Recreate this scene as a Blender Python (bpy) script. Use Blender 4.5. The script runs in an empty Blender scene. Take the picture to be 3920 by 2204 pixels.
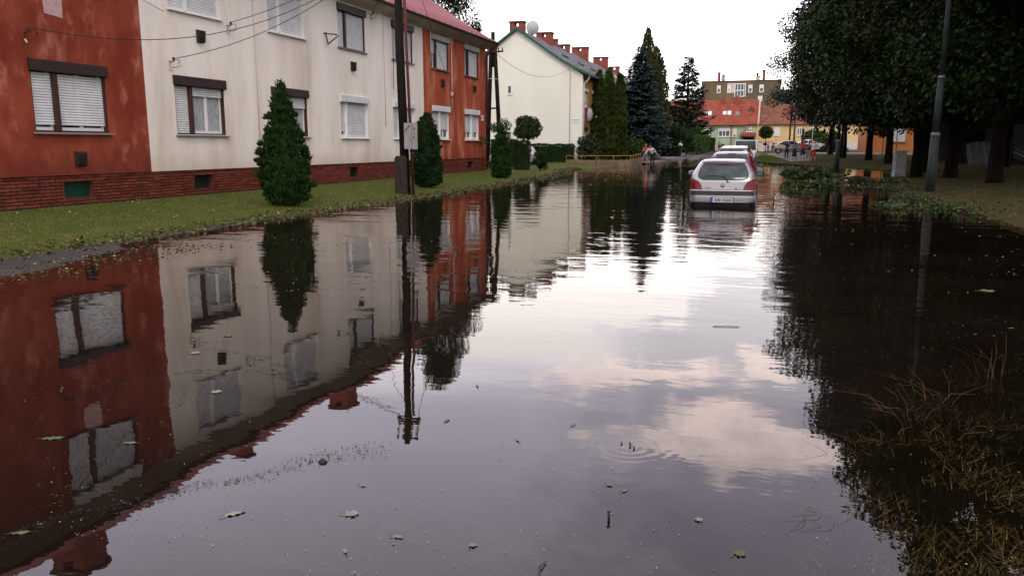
import bpy, bmesh, math, random
import numpy as np
from mathutils import Vector, Matrix, noise as mnoise
random.seed(7); rng = np.random.default_rng(7)
R = math.radians
S = bpy.context.scene
COL = S.collection

# ------------------------------------------------------------------ camera, world, sun, exposure
cam = bpy.data.cameras.new('camera'); cam.lens = 27.81; cam.sensor_width = 36; cam.clip_start = .05; cam.clip_end = 2000
co = bpy.data.objects.new('camera', cam); COL.objects.link(co)
co.location = (0, 0, 1.5); co.rotation_euler = (R(90-10.2), 0, R(18.1)); S.camera = co
S.view_settings.view_transform = 'Standard'; S.view_settings.look = 'None'
S.view_settings.exposure = 0; S.view_settings.gamma = 1; S.view_settings.use_curve_mapping = False
S.cycles.max_bounces = 8; S.cycles.transparent_max_bounces = 12
S.cycles.caustics_reflective = False; S.cycles.caustics_refractive = False

SUN_EL, SUN_AZ = 42, 160          # azimuth clockwise from +Y (street direction)
W = bpy.data.worlds.new('World'); S.world = W; W.use_nodes = True
nt = W.node_tree; nt.nodes.clear()
def N(t, **k):
    n = nt.nodes.new(t)
    for a, b in k.items(): setattr(n, a, b)
    return n
def L(a, b): nt.links.new(a, b)
def mth(op, a, b=None, c=None, clamp=False):
    n = N('ShaderNodeMath', operation=op, use_clamp=clamp)
    for i, v in enumerate((a, b, c)):
        if v is None: continue
        if isinstance(v, (int, float)): n.inputs[i].default_value = v
        else: L(v, n.inputs[i])
    return n.outputs[0]
def mixc(f, a, b):
    n = N('ShaderNodeMix', data_type='RGBA')
    for s, v in ((n.inputs[0], f), (n.inputs[6], a), (n.inputs[7], b)):
        if isinstance(v, (int, float)): s.default_value = v
        elif isinstance(v, tuple): s.default_value = (*v, 1)
        else: L(v, s)
    return n.outputs[2]
def sstep(v, a, b, lo=0., hi=1.):
    n = N('ShaderNodeMapRange', interpolation_type='SMOOTHSTEP')
    L(v, n.inputs[0]); n.inputs[1].default_value = a; n.inputs[2].default_value = b
    n.inputs[3].default_value = lo; n.inputs[4].default_value = hi
    return n.outputs[0]
sky = N('ShaderNodeTexSky', sky_type='NISHITA'); sky.sun_disc = False
sky.sun_elevation = R(SUN_EL); sky.sun_rotation = R(SUN_AZ); sky.air_density = 1.2; sky.dust_density = 3
tc = N('ShaderNodeTexCoord'); sep = N('ShaderNodeSeparateXYZ'); L(tc.outputs['Generated'], sep.inputs[0])
az = mth('MULTIPLY', mth('ARCTAN2', sep.outputs[0], sep.outputs[1]), 57.296)
el = mth('MULTIPLY', mth('ARCSINE', sep.outputs[2]), 57.296)
def noi(scale, detail=6, rough=.55, st=(1, 1, 1), loc=(0, 0, 0)):
    mp = N('ShaderNodeMapping'); L(tc.outputs['Generated'], mp.inputs[0]); mp.inputs['Scale'].default_value = st; mp.inputs['Location'].default_value = loc
    n = N('ShaderNodeTexNoise'); L(mp.outputs[0], n.inputs[0]); n.inputs['Scale'].default_value = scale
    n.inputs['Detail'].default_value = detail; n.inputs['Roughness'].default_value = rough
    return n.outputs[0]
n1 = mth('SUBTRACT', noi(9, 8, .6, (1, 1, 2)), .5)
n2 = mth('SUBTRACT', noi(9, 8, .6, (1, 1, 2), (5, 3, 1)), .5)
azn = mth('ADD', az, mth('MULTIPLY', n1, 22)); eln = mth('ADD', el, mth('MULTIPLY', n2, 6))
def blob(a, e, ra, re, soft=.35):
    d = mth('SQRT', mth('ADD', mth('POWER', mth('DIVIDE', mth('SUBTRACT', azn, a), ra), 2), mth('POWER', mth('DIVIDE', mth('SUBTRACT', eln, e), re), 2)))
    return sstep(d, 1-soft, 1+soft*.6, 1, 0)
# bright overcast glare near the horizon, blue-grey cloud deck above it, pale cloud banks in between
CB = (1.45, 1.55, 1.95)
deck = mixc(sstep(noi(2.2, 5, .55, (1, 1, 2.2)), .35, .68), (1.6, 1.55, 2.0), (2.5, 2.35, 2.75))
low0 = mixc(sstep(azn, -18, -5), (2.6, 2.55, 3.1), (1.0, 1.0, 1.35))
low = mixc(sstep(el, 14.5, 19), mixc(sstep(az, -16, -6), (3.4, 3.3, 3.6), (2.3, 2.25, 2.5)), mixc(.4, low0, deck))
high = mixc(sstep(el, 26, 40), low, mixc(sstep(noi(3, 5), .35, .65), (1.4, 1.2, 1.4), (1.95, 1.65, 1.85)))
bank = mth('MAXIMUM', mth('MAXIMUM', blob(-1.2, 20.3, 7.5, 2.1), blob(-8, 21.0, 5, 1.2)), mth('MAXIMUM', blob(-10, 15.8, 6.5, 1.6), blob(-1, 14.9, 2.4, 1.0)))
c1 = mixc(mth('MULTIPLY', bank, mth('ADD', .45, mth('MULTIPLY', sstep(noi(6, 6, .6, (1, 1, 2), (2, 2, 2)), .35, .6), .5))), high, (4.3, 3.6, 3.5))
edge = mth('ADD', eln, mth('MULTIPLY', mth('MAXIMUM', mth('ADD', azn, 12), 0), .55))       # the glare bank reaches higher on the left
glare = sstep(edge, 14.6, 15.6, 1, 0)
c2 = mixc(glare, c1, (3.3, 3.15, 3.2))
far_ = sstep(mth('ABSOLUTE', mth('ADD', az, 10)), 60, 110)
c3 = mixc(far_, c2, (1.85, 1.8, 1.8))
skym = N('ShaderNodeVectorMath', operation='SCALE'); L(sky.outputs[0], skym.inputs[0]); skym.inputs[3].default_value = .08
ceil10 = N('ShaderNodeVectorMath', operation='SCALE'); L(mixc(.12, c3, skym.outputs[0]), ceil10.inputs[0]); ceil10.inputs[3].default_value = 10
bg = N('ShaderNodeBackground'); L(ceil10.outputs[0], bg.inputs[0]); bg.inputs[1].default_value = .1
ow = N('ShaderNodeOutputWorld'); L(bg.outputs[0], ow.inputs[0])

sl = bpy.data.lights.new('sun', 'SUN'); sl.energy = 1.1; sl.angle = R(18); sl.color = (1, .95, .88)
so = bpy.data.objects.new('sun', sl); COL.objects.link(so); so.location = (10, -20, 40)
so.rotation_euler = (R(90-SUN_EL), 0, R(180-SUN_AZ)+0)
# a sun lamp shines along its -Z: aim it from azimuth SUN_AZ
d = Vector((math.sin(R(SUN_AZ))*math.cos(R(SUN_EL)), math.cos(R(SUN_AZ))*math.cos(R(SUN_EL)), math.sin(R(SUN_EL))))
so.rotation_euler = d.to_track_quat('Z', 'Y').to_euler()

# ------------------------------------------------------------------ materials
MC = {}
def mat(name, c1, c2=None, scale=3., rough=.8, bump=0., bscale=60., spec=.3, rand=0., island=0., metal=0., st=(1, 1, 1), con=(.35, .65), c3=None, s3=1., con3=(.55, .75), trans=0., coat=0., grime=None):
    global nt
    if name in MC: return MC[name]
    m = bpy.data.materials.new(name); m.use_nodes = True; MC[name] = m
    nt = m.node_tree; nt.nodes.clear()
    out = N('ShaderNodeOutputMaterial'); b = N('ShaderNodeBsdfPrincipled')
    b.inputs['Roughness'].default_value = rough; b.inputs['Specular IOR Level'].default_value = spec; b.inputs['Metallic'].default_value = metal
    if coat: b.inputs['Coat Weight'].default_value = coat; b.inputs['Coat Roughness'].default_value = .08
    g = N('ShaderNodeNewGeometry')
    def ns(sc, det=6, stt=(1, 1, 1)):
        mp = N('ShaderNodeMapping'); L(g.outputs['Position'], mp.inputs[0]); mp.inputs['Scale'].default_value = stt
        n = N('ShaderNodeTexNoise'); L(mp.outputs[0], n.inputs[0]); n.inputs['Scale'].default_value = sc; n.inputs['Detail'].default_value = det; n.inputs['Roughness'].default_value = .6
        return n.outputs[0]
    c = None
    if c2: c = mixc(sstep(ns(scale, 7, st), con[0], con[1]), c1, c2)
    if c3: c = mixc(sstep(ns(s3, 6, st), con3[0], con3[1]), c if c is not None else c1, c3)
    if grime:
        spz = N('ShaderNodeSeparateXYZ'); L(g.outputs['Position'], spz.inputs[0])
        gz_ = mth('ADD', spz.outputs[2], mth('MULTIPLY', ns(1.1, 5), -.9))
        c = mixc(mth('MULTIPLY', sstep(gz_, .35, 1.05, 1, 0), .55), c, grime)
        c = mixc(mth('MULTIPLY', sstep(ns(4.5, 4, (1, 1, .05)), .60, .78), .45), c, grime)
        c = mixc(mth('MULTIPLY', sstep(ns(14, 8), .60, .75), .35), c, grime)
    f = None
    if rand: f = mth('MULTIPLY_ADD', N('ShaderNodeObjectInfo').outputs['Random'], 2*rand, 1-rand)
    if island:
        fi = mth('MULTIPLY_ADD', g.outputs['Random Per Island'], 2*island, 1-island); f = fi if f is None else mth('MULTIPLY', f, fi)
    if c is None:
        rg = N('ShaderNodeRGB'); rg.outputs[0].default_value = (*c1, 1); c = rg.outputs[0]
    if f is not None:
        v = N('ShaderNodeVectorMath', operation='SCALE'); L(c, v.inputs[0]); L(f, v.inputs[3]); c = v.outputs[0]
    L(c, b.inputs['Base Color'])
    if bump:
        bp = N('ShaderNodeBump'); bp.inputs['Strength'].default_value = bump; bp.inputs['Distance'].default_value = .02
        L(ns(bscale, 5), bp.inputs['Height']); L(bp.outputs[0], b.inputs['Normal'])
    sh = b.outputs[0]
    if trans:
        t = N('ShaderNodeBsdfTranslucent'); L(c, t.inputs[0]); mx = N('ShaderNodeMixShader'); mx.inputs[0].default_value = trans
        L(sh, mx.inputs[1]); L(t.outputs[0], mx.inputs[2]); sh = mx.outputs[0]
    L(sh, out.inputs[0])
    return m

def add(n_): return n_
mat('plaster_red', (.175, .027, .014), (.27, .058, .031), 1.6, .9, .35, 55, .15, c3=(.42, .145, .095), s3=2.6, con3=(.52, .78), st=(1, 1, .6), con=(.3, .7), grime=(.09, .022, .016))
mat('plaster_orange', (.28, .052, .022), (.38, .085, .040), 1.5, .9, .3, 55, .15, c3=(.52, .19, .11), s3=1.7, con3=(.48, .68), st=(1, 1, .3), grime=(.16, .035, .02))
mat('plaster_cream', (.82, .745, .685), (.71, .625, .555), .9, .92, .3, 55, .12, c3=(.55, .45, .37), grime=(.50, .38, .29), s3=.9, con3=(.52, .82), st=(1, 1, .22))
mat('plaster_gable', (.75, .715, .65), (.71, .67, .595), .5, .92, .2, 45, .12, st=(1, 1, .4))
mat('plaster_ochre', (.42, .20, .06), (.33, .15, .045), .6, .9, .1, 40, st=(1, 1, .3))
mat('panel_maroon', (.17, .04, .035), (.22, .07, .06), .8, .9, st=(1, 1, .3))
mat('cove_cream', (.55, .47, .40), (.42, .35, .29), 1, .9)
mat('brick', (.150, .036, .021), (.105, .027, .018), 6, .9, .4, 80, .12, rand=.32, island=.3, c3=(.20, .06, .04), s3=9, con3=(.6, .75))
mat('mortar', (.085, .035, .027), (.06, .03, .024), 5, .95)
mat('bitumen', (.028, .024, .024), (.05, .042, .04), 3, .8)
mat('dark_brown', (.022, .011, .009), (.035, .018, .014), 9, .45, spec=.4)
mat('brown_frame', (.045, .018, .014), None, rough=.5)
mat('white_shutter', (.66, .66, .67), (.57, .57, .58), 4, .45, spec=.35, rand=.04)
mat('white_frame', (.72, .70, .69), None, rough=.4)
mat('grey_box', (.36, .35, .36), (.28, .27, .28), 3, .5)
mat('sill_metal', (.30, .28, .30), None, rough=.35, metal=.3)
mat('pane', (.012, .012, .014), None, rough=.06, spec=.6)
mat('curtain', (.42, .42, .42), (.24, .26, .27), 12, .9, st=(1, 3, .4))
mat('vent_black', (.012, .009, .008), (.03, .02, .016), 14, .7)
mat('cellar', (.008, .012, .009), None, rough=.7)
mat('cellar_green', (.006, .035, .022), None, rough=.6)
mat('roof_metal', (.22, .045, .05), (.27, .065, .07), .8, .5, spec=.4)
mat('gutter', (.045, .014, .012), (.07, .02, .018), 3, .5)
mat('patch_pink', (.50, .34, .34), (.42, .25, .25), 8, .9)
mat('cable', (.02, .015, .015), None, rough=.6)
mat('cable_pale', (.30, .22, .15), None, rough=.7)
mat('conduit', (.55, .45, .40), None, rough=.6)
mat('conduit_white', (.62, .55, .54), None, rough=.6)
mat('porcelain', (.6, .45, .28), None, rough=.3)
mat('rust', (.10, .022, .014), (.05, .012, .009), 12, .75)
mat('pole_wood', (.007, .0045, .004), (.014, .009, .007), 10, .85, .5, 50, .15, st=(1, 1, .1))
mat('pole_foot', (.020, .015, .013), (.040, .031, .027), 14, .95, .6, 60, c3=(.2, .15, .12), s3=25, con3=(.62, .72))
mat('box_grey', (.27, .245, .26), (.21, .19, .20), 7, .6, c3=(.25, .10, .06), s3=3.3, con3=(.66, .8))
mat('slate', (.10, .095, .11), (.16, .15, .17), 1.2, .8, .2, 20, c3=(.28, .27, .29), s3=1.6, con3=(.64, .7), rand=.1, island=.1)
mat('green_trim', (.01, .085, .055), None, rough=.5)
mat('chimney_brick', (.24, .06, .042), (.17, .04, .03), 5, .9, .3, 12)
mat('chimney_cap', (.13, .055, .045), (.09, .04, .035), 4, .9)
mat('moss', (.05, .07, .03), (.08, .10, .05), 6, 1)
mat('dish', (.38, .38, .39), None, rough=.5)
mat('sign_white', (.68, .68, .72), None, rough=.5)
mat('ink', (.05, .045, .05), None, rough=.7)
mat('green_wall', (.36, .42, .29), (.31, .37, .25), .5, .9)
mat('yellow_wall', (.60, .44, .22), (.54, .37, .17), .5, .9)
mat('white_wall', (.55, .48, .44), (.47, .40, .36), .6, .9)
mat('pink_wall', (.42, .31, .26), None, rough=.9)
mat('red_tile', (.25, .057, .034), (.19, .043, .027), 1.0, .85, island=.18, c3=(.24, .05, .03), s3=.6, con3=(.6, .75))
mat('brown_tile', (.19, .068, .045), (.14, .055, .038), 1.0, .9, island=.3, c3=(.13, .06, .04), s3=.9, con3=(.55, .7))
mat('orange_pipe', (.40, .08, .03), None, rough=.5)
mat('tower_brown', (.13, .092, .055), (.085, .07, .05), .16, .95, c3=(.19, .13, .06), s3=.12, con3=(.5, .7))
mat('pane_far', (.07, .09, .12), None, rough=.2)
mat('orange_wall', (.36, .135, .04), (.30, .11, .035), .7, .9)
mat('gate_white', (.62, .64, .68), None, rough=.6)
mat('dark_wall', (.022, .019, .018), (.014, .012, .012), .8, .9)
mat('tarp', (.10, .10, .105), (.06, .06, .065), 1.5, .6, .3, 5)
mat('tarp_dark', (.03, .028, .027), (.018, .017, .017), 2, .8)
mat('asphalt', (.017, .014, .014), (.030, .025, .025), 3, .62, .5, 90, .5, c3=(.02, .017, .018), s3=1.2)
mat('asphalt_dry', (.12, .105, .115), (.17, .15, .155), 2, .8, .3, 60, c3=(.30, .27, .27), s3=.6, con3=(.6, .72))
mat('kerb', (.22, .18, .16), (.16, .13, .12), 3, .9)
mat('road_bed', (.010, .008, .008), (.020, .016, .015), 6, .8, .3, 60, c3=(.03, .02, .016), s3=2, con3=(.6, .8))
mat('soil_grass', (.050, .066, .012), (.075, .076, .020), 2.2, .95, .5, 40, .1, c3=(.12, .09, .040), s3=5, con3=(.5, .75))
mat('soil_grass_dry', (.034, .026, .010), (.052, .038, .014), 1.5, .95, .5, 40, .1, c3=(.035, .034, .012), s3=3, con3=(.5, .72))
mat('underwater_grass', (.016, .012, .006), (.009, .008, .004), 5, 1, .6, 30, 0, c3=(.07, .022, .008), s3=2.4, con3=(.58, .8))
mat('grass_blade', (.080, .125, .018), (.135, .145, .032), 2.0, .7, spec=.15, island=.4, trans=.2, c3=(.15, .115, .05), s3=1.1, con3=(.55, .8))
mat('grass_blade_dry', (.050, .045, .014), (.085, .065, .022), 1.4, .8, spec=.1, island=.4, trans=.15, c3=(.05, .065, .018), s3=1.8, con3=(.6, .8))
mat('water_grass', (.42, .31, .16), (.18, .21, .07), 5, .6, spec=.2, island=.7, c3=(.24, .10, .04), s3=1.6, con3=(.62, .8))
mat('straw', (.09, .034, .013), (.14, .065, .028), 4, .7, spec=.2, island=.4)
mat('debris', (.27, .23, .12), (.13, .13, .045), 9, .7, spec=.2, island=.6, c3=(.34, .28, .19), s3=13, con3=(.5, .6))
mat('debris_dark', (.045, .055, .018), (.10, .085, .03), 9, .7, spec=.2, island=.7, c3=(.26, .22, .12), s3=13, con3=(.52, .6))
mat('debris_shore', (.035, .045, .014), (.075, .060, .022), 9, .7, spec=.2, island=.7, c3=(.19, .15, .08), s3=13, con3=(.55, .62))
mat('leaf_pale', (.13, .145, .11), (.19, .185, .16), 30, .6, rand=.2)
mat('leaf_green', (.055, .085, .03), (.09, .10, .04), 30, .6, rand=.2)
mat('twig', (.035, .020, .014), (.06, .03, .022), 30, .85)
mat('twig_black', (.008, .007, .007), None, rough=.6)
mat('thuja', (.011, .032, .006), (.024, .058, .011), 4, .75, spec=.15, island=.35, trans=.15)
mat('thuja_b', (.009, .026, .008), (.019, .046, .011), 4, .75, spec=.15, island=.35, trans=.15)
mat('thuja_tall', (.026, .044, .009), (.052, .074, .015), 1.2, .8, spec=.1, island=.35, trans=.1, c3=(.075, .06, .02), s3=.9, con3=(.6, .8))
mat('spruce_blue', (.024, .042, .040), (.052, .080, .078), 1.2, .8, spec=.15, island=.3, c3=(.016, .028, .026), s3=.6)
mat('spruce_dark', (.012, .020, .012), (.020, .030, .018), 1.2, .85, spec=.1, island=.3)
mat('cypress', (.032, .042, .014), (.055, .060, .02), 1, .85, spec=.1, island=.35, c3=(.09, .055, .03), s3=.7, con3=(.58, .75))
mat('hedge', (.012, .026, .008), (.022, .042, .012), 2, .8, spec=.12, island=.35)
mat('hedge_light', (.028, .055, .013), (.045, .075, .02), 2, .8, spec=.12, island=.35)
mat('shrub', (.016, .030, .010), (.035, .055, .015), 3, .7, spec=.25, island=.4)
mat('crown', (.005, .012, .002), (.013, .027, .005), .35, .5, spec=.09, island=.7, trans=.08, c3=(.036, .054, .008), s3=.22, con3=(.56, .7))  # c3: leaf highlights painted into the crown as lighter green patches
mat('crown_rust', (.085, .032, .010), (.04, .025, .008), 2, .7, island=.4)
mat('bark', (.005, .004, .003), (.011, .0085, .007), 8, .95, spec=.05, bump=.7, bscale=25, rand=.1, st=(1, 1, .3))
mat('branch_leaf', (.018, .036, .007), (.042, .066, .012), 5, .6, spec=.3, island=.5, trans=.15)
mat('lamp_post', (.018, .021, .024), (.011, .013, .015), 3, .7)
mat('lamp_collar', (.09, .097, .105), None, rough=.5)
mat('concrete_box', (.32, .31, .32), (.26, .25, .25), 5, .9)
mat('rail_orange', (.42, .20, .05), (.30, .12, .04), 6, .6)
mat('low_wall', (.20, .13, .09), (.12, .085, .06), 2, .95, .3, 15)
mat('car_silver', (.33, .31, .335), None, rough=.28, metal=.55, coat=.6)
mat('car_silver2', (.27, .265, .29), None, rough=.3, metal=.5, coat=.6)
mat('car_beige', (.36, .32, .27), None, rough=.3, metal=.5, coat=.5)
mat('car_grey', (.16, .15, .16), None, rough=.3, metal=.5, coat=.5)
mat('car_dark', (.03, .035, .035), None, rough=.2, coat=.6)
mat('car_white', (.70, .70, .70), None, rough=.35, coat=.4)
mat('car_maroon', (.045, .010, .012), None, rough=.25, coat=.6)
mat('glass', (.012, .020, .022), (.040, .058, .060), 3.5, .07, spec=.45, con=(.4, .7))
mat('rubber', (.012, .011, .012), None, rough=.6)
mat('bumper_black', (.025, .023, .028), None, rough=.45)
mat('rim', (.42, .41, .42), None, rough=.35, metal=.6)
mat('lamp_red', (.14, .005, .007), None, rough=.3, coat=.15)
mat('lamp_orange', (.26, .03, .009), None, rough=.3, coat=.15)
mat('plate_white', (.55, .55, .55), None, rough=.4)
mat('plate_blue', (.01, .10, .38), None, rough=.4)
mat('plate_smudge', (.13, .125, .13), (.24, .235, .24), 14, .5)
mat('skin', (.42, .22, .15), None, rough=.6)
mat('hair', (.035, .018, .010), None, rough=.7)
mat('hair_black', (.010, .008, .007), None, rough=.7)
for nm, c in dict(red=(.50, .02, .025), blue=(.10, .16, .34), white=(.72, .72, .74), black=(.012, .012, .016), navy=(.02, .03, .06), teal=(.03, .16, .24), grey=(.20, .22, .26),
                  beige=(.42, .33, .26), pink=(.50, .18, .17), lime=(.50, .56, .40), khaki=(.22, .18, .13), redshort=(.40, .012, .02), tealshort=(.02, .12, .15), rose=(.5, .3, .28)).items():
    mat('cloth_'+nm, c, None, rough=.85)

# water: clear-to-murky flood water, mirror by Fresnel, faint ripples
def water_mat():
    global nt
    m = bpy.data.materials.new('flood_water'); m.use_nodes = True; nt = m.node_tree; nt.nodes.clear(); MC['water'] = m
    out = N('ShaderNodeOutputMaterial'); g = N('ShaderNodeNewGeometry')
    def ns(sc, st, det=2, dist=0, rough=.5, loc=(0, 0, 0)):
        mp = N('ShaderNodeMapping'); L(g.outputs['Position'], mp.inputs[0]); mp.inputs['Scale'].default_value = st; mp.inputs['Rotation'].default_value = (0, 0, R(-15)); mp.inputs['Location'].default_value = loc
        n = N('ShaderNodeTexNoise'); L(mp.outputs[0], n.inputs[0]); n.inputs['Scale'].default_value = sc; n.inputs['Detail'].default_value = det; n.inputs['Distortion'].default_value = dist; n.inputs['Roughness'].default_value = rough
        return n.outputs[0]
    sp = N('ShaderNodeSeparateXYZ'); L(g.outputs['Position'], sp.inputs[0])
    # long-crested wavelets across the street, strongest 8 to 30 m out
    band = mth('MULTIPLY', sstep(sp.outputs[1], 4, 13, .12, 1), sstep(sp.outputs[1], 20, 45, 1, .55))
    patch = mth('ADD', mth('MULTIPLY', sstep(ns(.28, (1, 1, 1), 3, 0, .5, (3, 1, 0)), .38, .62), .8), .2)
    w1 = mth('MULTIPLY', mth('MULTIPLY', ns(2.6, (.28, 1, 1), 2, .3), .0105), mth('MULTIPLY', band, patch))
    w2 = mth('MULTIPLY', ns(1.1, (.5, 1, 1), 1, .2), .006)
    w3 = mth('MULTIPLY', mth('MULTIPLY', ns(9., (.5, 1, 1), 2), .0011), mth('ADD', mth('MULTIPLY', band, 1.0), .25))
    # ring ripples where twigs break the surface
    dx = mth('ADD', sp.outputs[0], .62); dy = mth('SUBTRACT', sp.outputs[1], 3.81)
    rr = mth('SQRT', mth('ADD', mth('POWER', dx, 2), mth('POWER', dy, 2)))
    ring = mth('MULTIPLY', mth('MULTIPLY', mth('SINE', mth('MULTIPLY', mth('ADD', rr, mth('MULTIPLY', ns(5, (1, 1, 1), 1), .05)), 105)), .00009), mth('MULTIPLY', sstep(rr, .03, .42, 1, 0), sstep(ns(3, (1, 1, 1), 2), .35, .6)))
    hsum = mth('ADD', mth('ADD', w1, w2), mth('ADD', w3, ring))
    bp = N('ShaderNodeBump'); bp.inputs['Strength'].default_value = 1; bp.inputs['Distance'].default_value = 1; L(hsum, bp.inputs['Height'])
    fr = N('ShaderNodeFresnel'); fr.inputs[0].default_value = 1.42; L(bp.outputs[0], fr.inputs[1])
    gl = N('ShaderNodeBsdfGlossy'); gl.inputs['Roughness'].default_value = .012; gl.inputs[0].default_value = (1, .95, .90, 1); L(bp.outputs[0], gl.inputs['Normal'])
    tr = N('ShaderNodeBsdfTransparent'); tr.inputs[0].default_value = (.74, .66, .55, 1)
    df = N('ShaderNodeBsdfDiffuse'); df.inputs[0].default_value = (.009, .006, .005, 1)
    shal = mth('MULTIPLY', sstep(sp.outputs[0], .1, .7), sstep(sp.outputs[1], 3.8, 6.0, 1, 0))
    murk = mth('MULTIPLY', mth('ADD', .35, mth('MULTIPLY', sstep(ns(.7, (1, 1, 1), 4), .35, .7), .35)), mth('SUBTRACT', 1, mth('MULTIPLY', shal, .8)))
    mx = N('ShaderNodeMixShader'); L(murk, mx.inputs[0]); L(tr.outputs[0], mx.inputs[1]); L(df.outputs[0], mx.inputs[2])
    m2 = N('ShaderNodeMixShader'); L(fr.outputs[0], m2.inputs[0]); L(mx.outputs[0], m2.inputs[1]); L(gl.outputs[0], m2.inputs[2])
    L(m2.outputs[0], out.inputs[0])
water_mat()

# ------------------------------------------------------------------ building helpers
def tag(o, label=None, cat=None, group=None, kind=None):
    if label: o['label'] = label
    if cat: o['category'] = cat
    if group: o['group'] = group
    if kind: o['kind'] = kind
    return o
def link(o, parent=None):
    COL.objects.link(o)
    if parent is not None: o.parent = parent
    return o
def root(name, loc, label, cat, group=None, rz=0):
    o = bpy.data.objects.new(name, None); o.empty_display_size = .2
    link(o); o.location = loc; o.rotation_euler = (0, 0, rz)
    return tag(o, label, cat, group)
def npmesh(name, V, F, mats, mi=None, smooth=False):
    """V (n,3); F (m,4) or (m,3) int array"""
    me = bpy.data.meshes.new(name); V = np.asarray(V, np.float32); F = np.asarray(F, np.int32)
    k = F.shape[1]; m = len(F)
    me.vertices.add(len(V)); me.vertices.foreach_set('co', V.ravel())
    me.loops.add(m*k); me.loops.foreach_set('vertex_index', F.ravel())
    me.polygons.add(m); me.polygons.foreach_set('loop_start', np.arange(0, m*k, k, dtype=np.int32)); me.polygons.foreach_set('loop_total', np.full(m, k, np.int32))
    for q in (mats if isinstance(mats, (list, tuple)) else [mats]): me.materials.append(MC[q])
    if mi is not None: me.polygons.foreach_set('material_index', np.asarray(mi, np.int32))
    me.update(calc_edges=True); me.validate()
    if smooth: me.polygons.foreach_set('use_smooth', np.ones(m, bool))
    return me
class MB:
    def __init__(s): s.v = []; s.f = []; s.m = []; s.mats = []; s.sm = []
    def mi(s, m):
        if m not in s.mats: s.mats.append(m)
        return s.mats.index(m)
    def poly(s, pts, m, sm=False):
        i = len(s.v); s.v += [tuple(p) for p in pts]; s.f.append(tuple(range(i, i+len(pts)))); s.m.append(s.mi(m)); s.sm.append(sm)
        return s
    def box(s, a, b, m):
        x0, y0, z0 = [min(p, q) for p, q in zip(a, b)]; x1, y1, z1 = [max(p, q) for p, q in zip(a, b)]
        i = len(s.v); s.v += [(x0, y0, z0), (x1, y0, z0), (x1, y1, z0), (x0, y1, z0), (x0, y0, z1), (x1, y0, z1), (x1, y1, z1), (x0, y1, z1)]
        for f in ((3, 2, 1, 0), (4, 5, 6, 7), (0, 1, 5, 4), (1, 2, 6, 5), (2, 3, 7, 6), (3, 0, 4, 7)):
            s.f.append(tuple(i+k for k in f)); s.m.append(s.mi(m)); s.sm.append(False)
        return s
    def tube(s, pts, r, m, n=8, cap=True, sm=True):
        pts = [Vector(p) for p in pts]; rs = r if isinstance(r, (list, tuple)) else [r]*len(pts)
        rings = []; up = None
        for k, p in enumerate(pts):
            t = (pts[min(k+1, len(pts)-1)]-pts[max(k-1, 0)]).normalized()
            a = t.cross(Vector((0, 0, 1)) if abs(t.z) < .95 else Vector((0, 1, 0))).normalized() if up is None else (up-t*up.dot(t)).normalized()
            up = a; b = t.cross(a); i = len(s.v); rings.append(i)
            for j in range(n):
                w = 2*math.pi*j/n; s.v.append(tuple(p+(a*math.cos(w)+b*math.sin(w))*rs[k]))
        for k in range(len(pts)-1):
            for j in range(n):
                s.f.append((rings[k]+j, rings[k]+(j+1) % n, rings[k+1]+(j+1) % n, rings[k+1]+j)); s.m.append(s.mi(m)); s.sm.append(sm)
        if cap:
            s.f.append(tuple(reversed(range(rings[0], rings[0]+n)))); s.f.append(tuple(range(rings[-1], rings[-1]+n))); s.m += [s.mi(m)]*2; s.sm += [False]*2
        return s
    def prism(s, pts, ax, a, b, m):
        """extrude a polygon along axis ax (0,1,2) from a to b; pts are the two other coordinates in order"""
        def P(p, h):
            q = list(p); q.insert(ax, h); return tuple(q)
        n = len(pts); i = len(s.v); s.v += [P(p, a) for p in pts]+[P(p, b) for p in pts]
        s.f += [tuple(reversed(range(i, i+n))), tuple(range(i+n, i+2*n))]+[(i+k, i+(k+1) % n, i+n+(k+1) % n, i+n+k) for k in range(n)]
        s.m += [s.mi(m)]*(n+2); s.sm += [False]*(n+2)
        return s
    def disc(s, c, ax, r, h, m, n=16):
        c = Vector(c); e = Vector((0, 0, 0)); e[ax] = h
        return s.tube([c, c+e], r, m, n, True, True)
    def grid(s, P, m, sm=True):
        i = len(s.v); a = len(P); b = len(P[0])
        for row in P: s.v += [tuple(p) for p in row]
        for u in range(a-1):
            for v in range(b-1): s.f.append((i+u*b+v, i+u*b+v+1, i+(u+1)*b+v+1, i+(u+1)*b+v)); s.m.append(s.mi(m)); s.sm.append(sm)
        return s
    def mesh(s, name, off=(0, 0, 0)):
        me = bpy.data.meshes.new(name); me.from_pydata([(v[0]-off[0], v[1]-off[1], v[2]-off[2]) for v in s.v], [], s.f)
        for q in s.mats: me.materials.append(MC[q])
        me.polygons.foreach_set('material_index', s.m); me.polygons.foreach_set('use_smooth', s.sm)
        me.update(); return me
    def build(s, name, parent=None, world=True, fix=False):
        """world: coordinates are world ones, the parent chain's origin is subtracted"""
        off = (0, 0, 0)
        if parent is not None and world:
            p = parent
            while p.parent: p = p.parent
            off = p.location
        me = s.mesh(name, off)
        if fix:
            bm = bmesh.new(); bm.from_mesh(me); bmesh.ops.remove_doubles(bm, verts=bm.verts, dist=1e-4); bmesh.ops.recalc_face_normals(bm, faces=bm.faces); bm.to_mesh(me); bm.free()
        return link(bpy.data.objects.new(name, me), parent)
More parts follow.
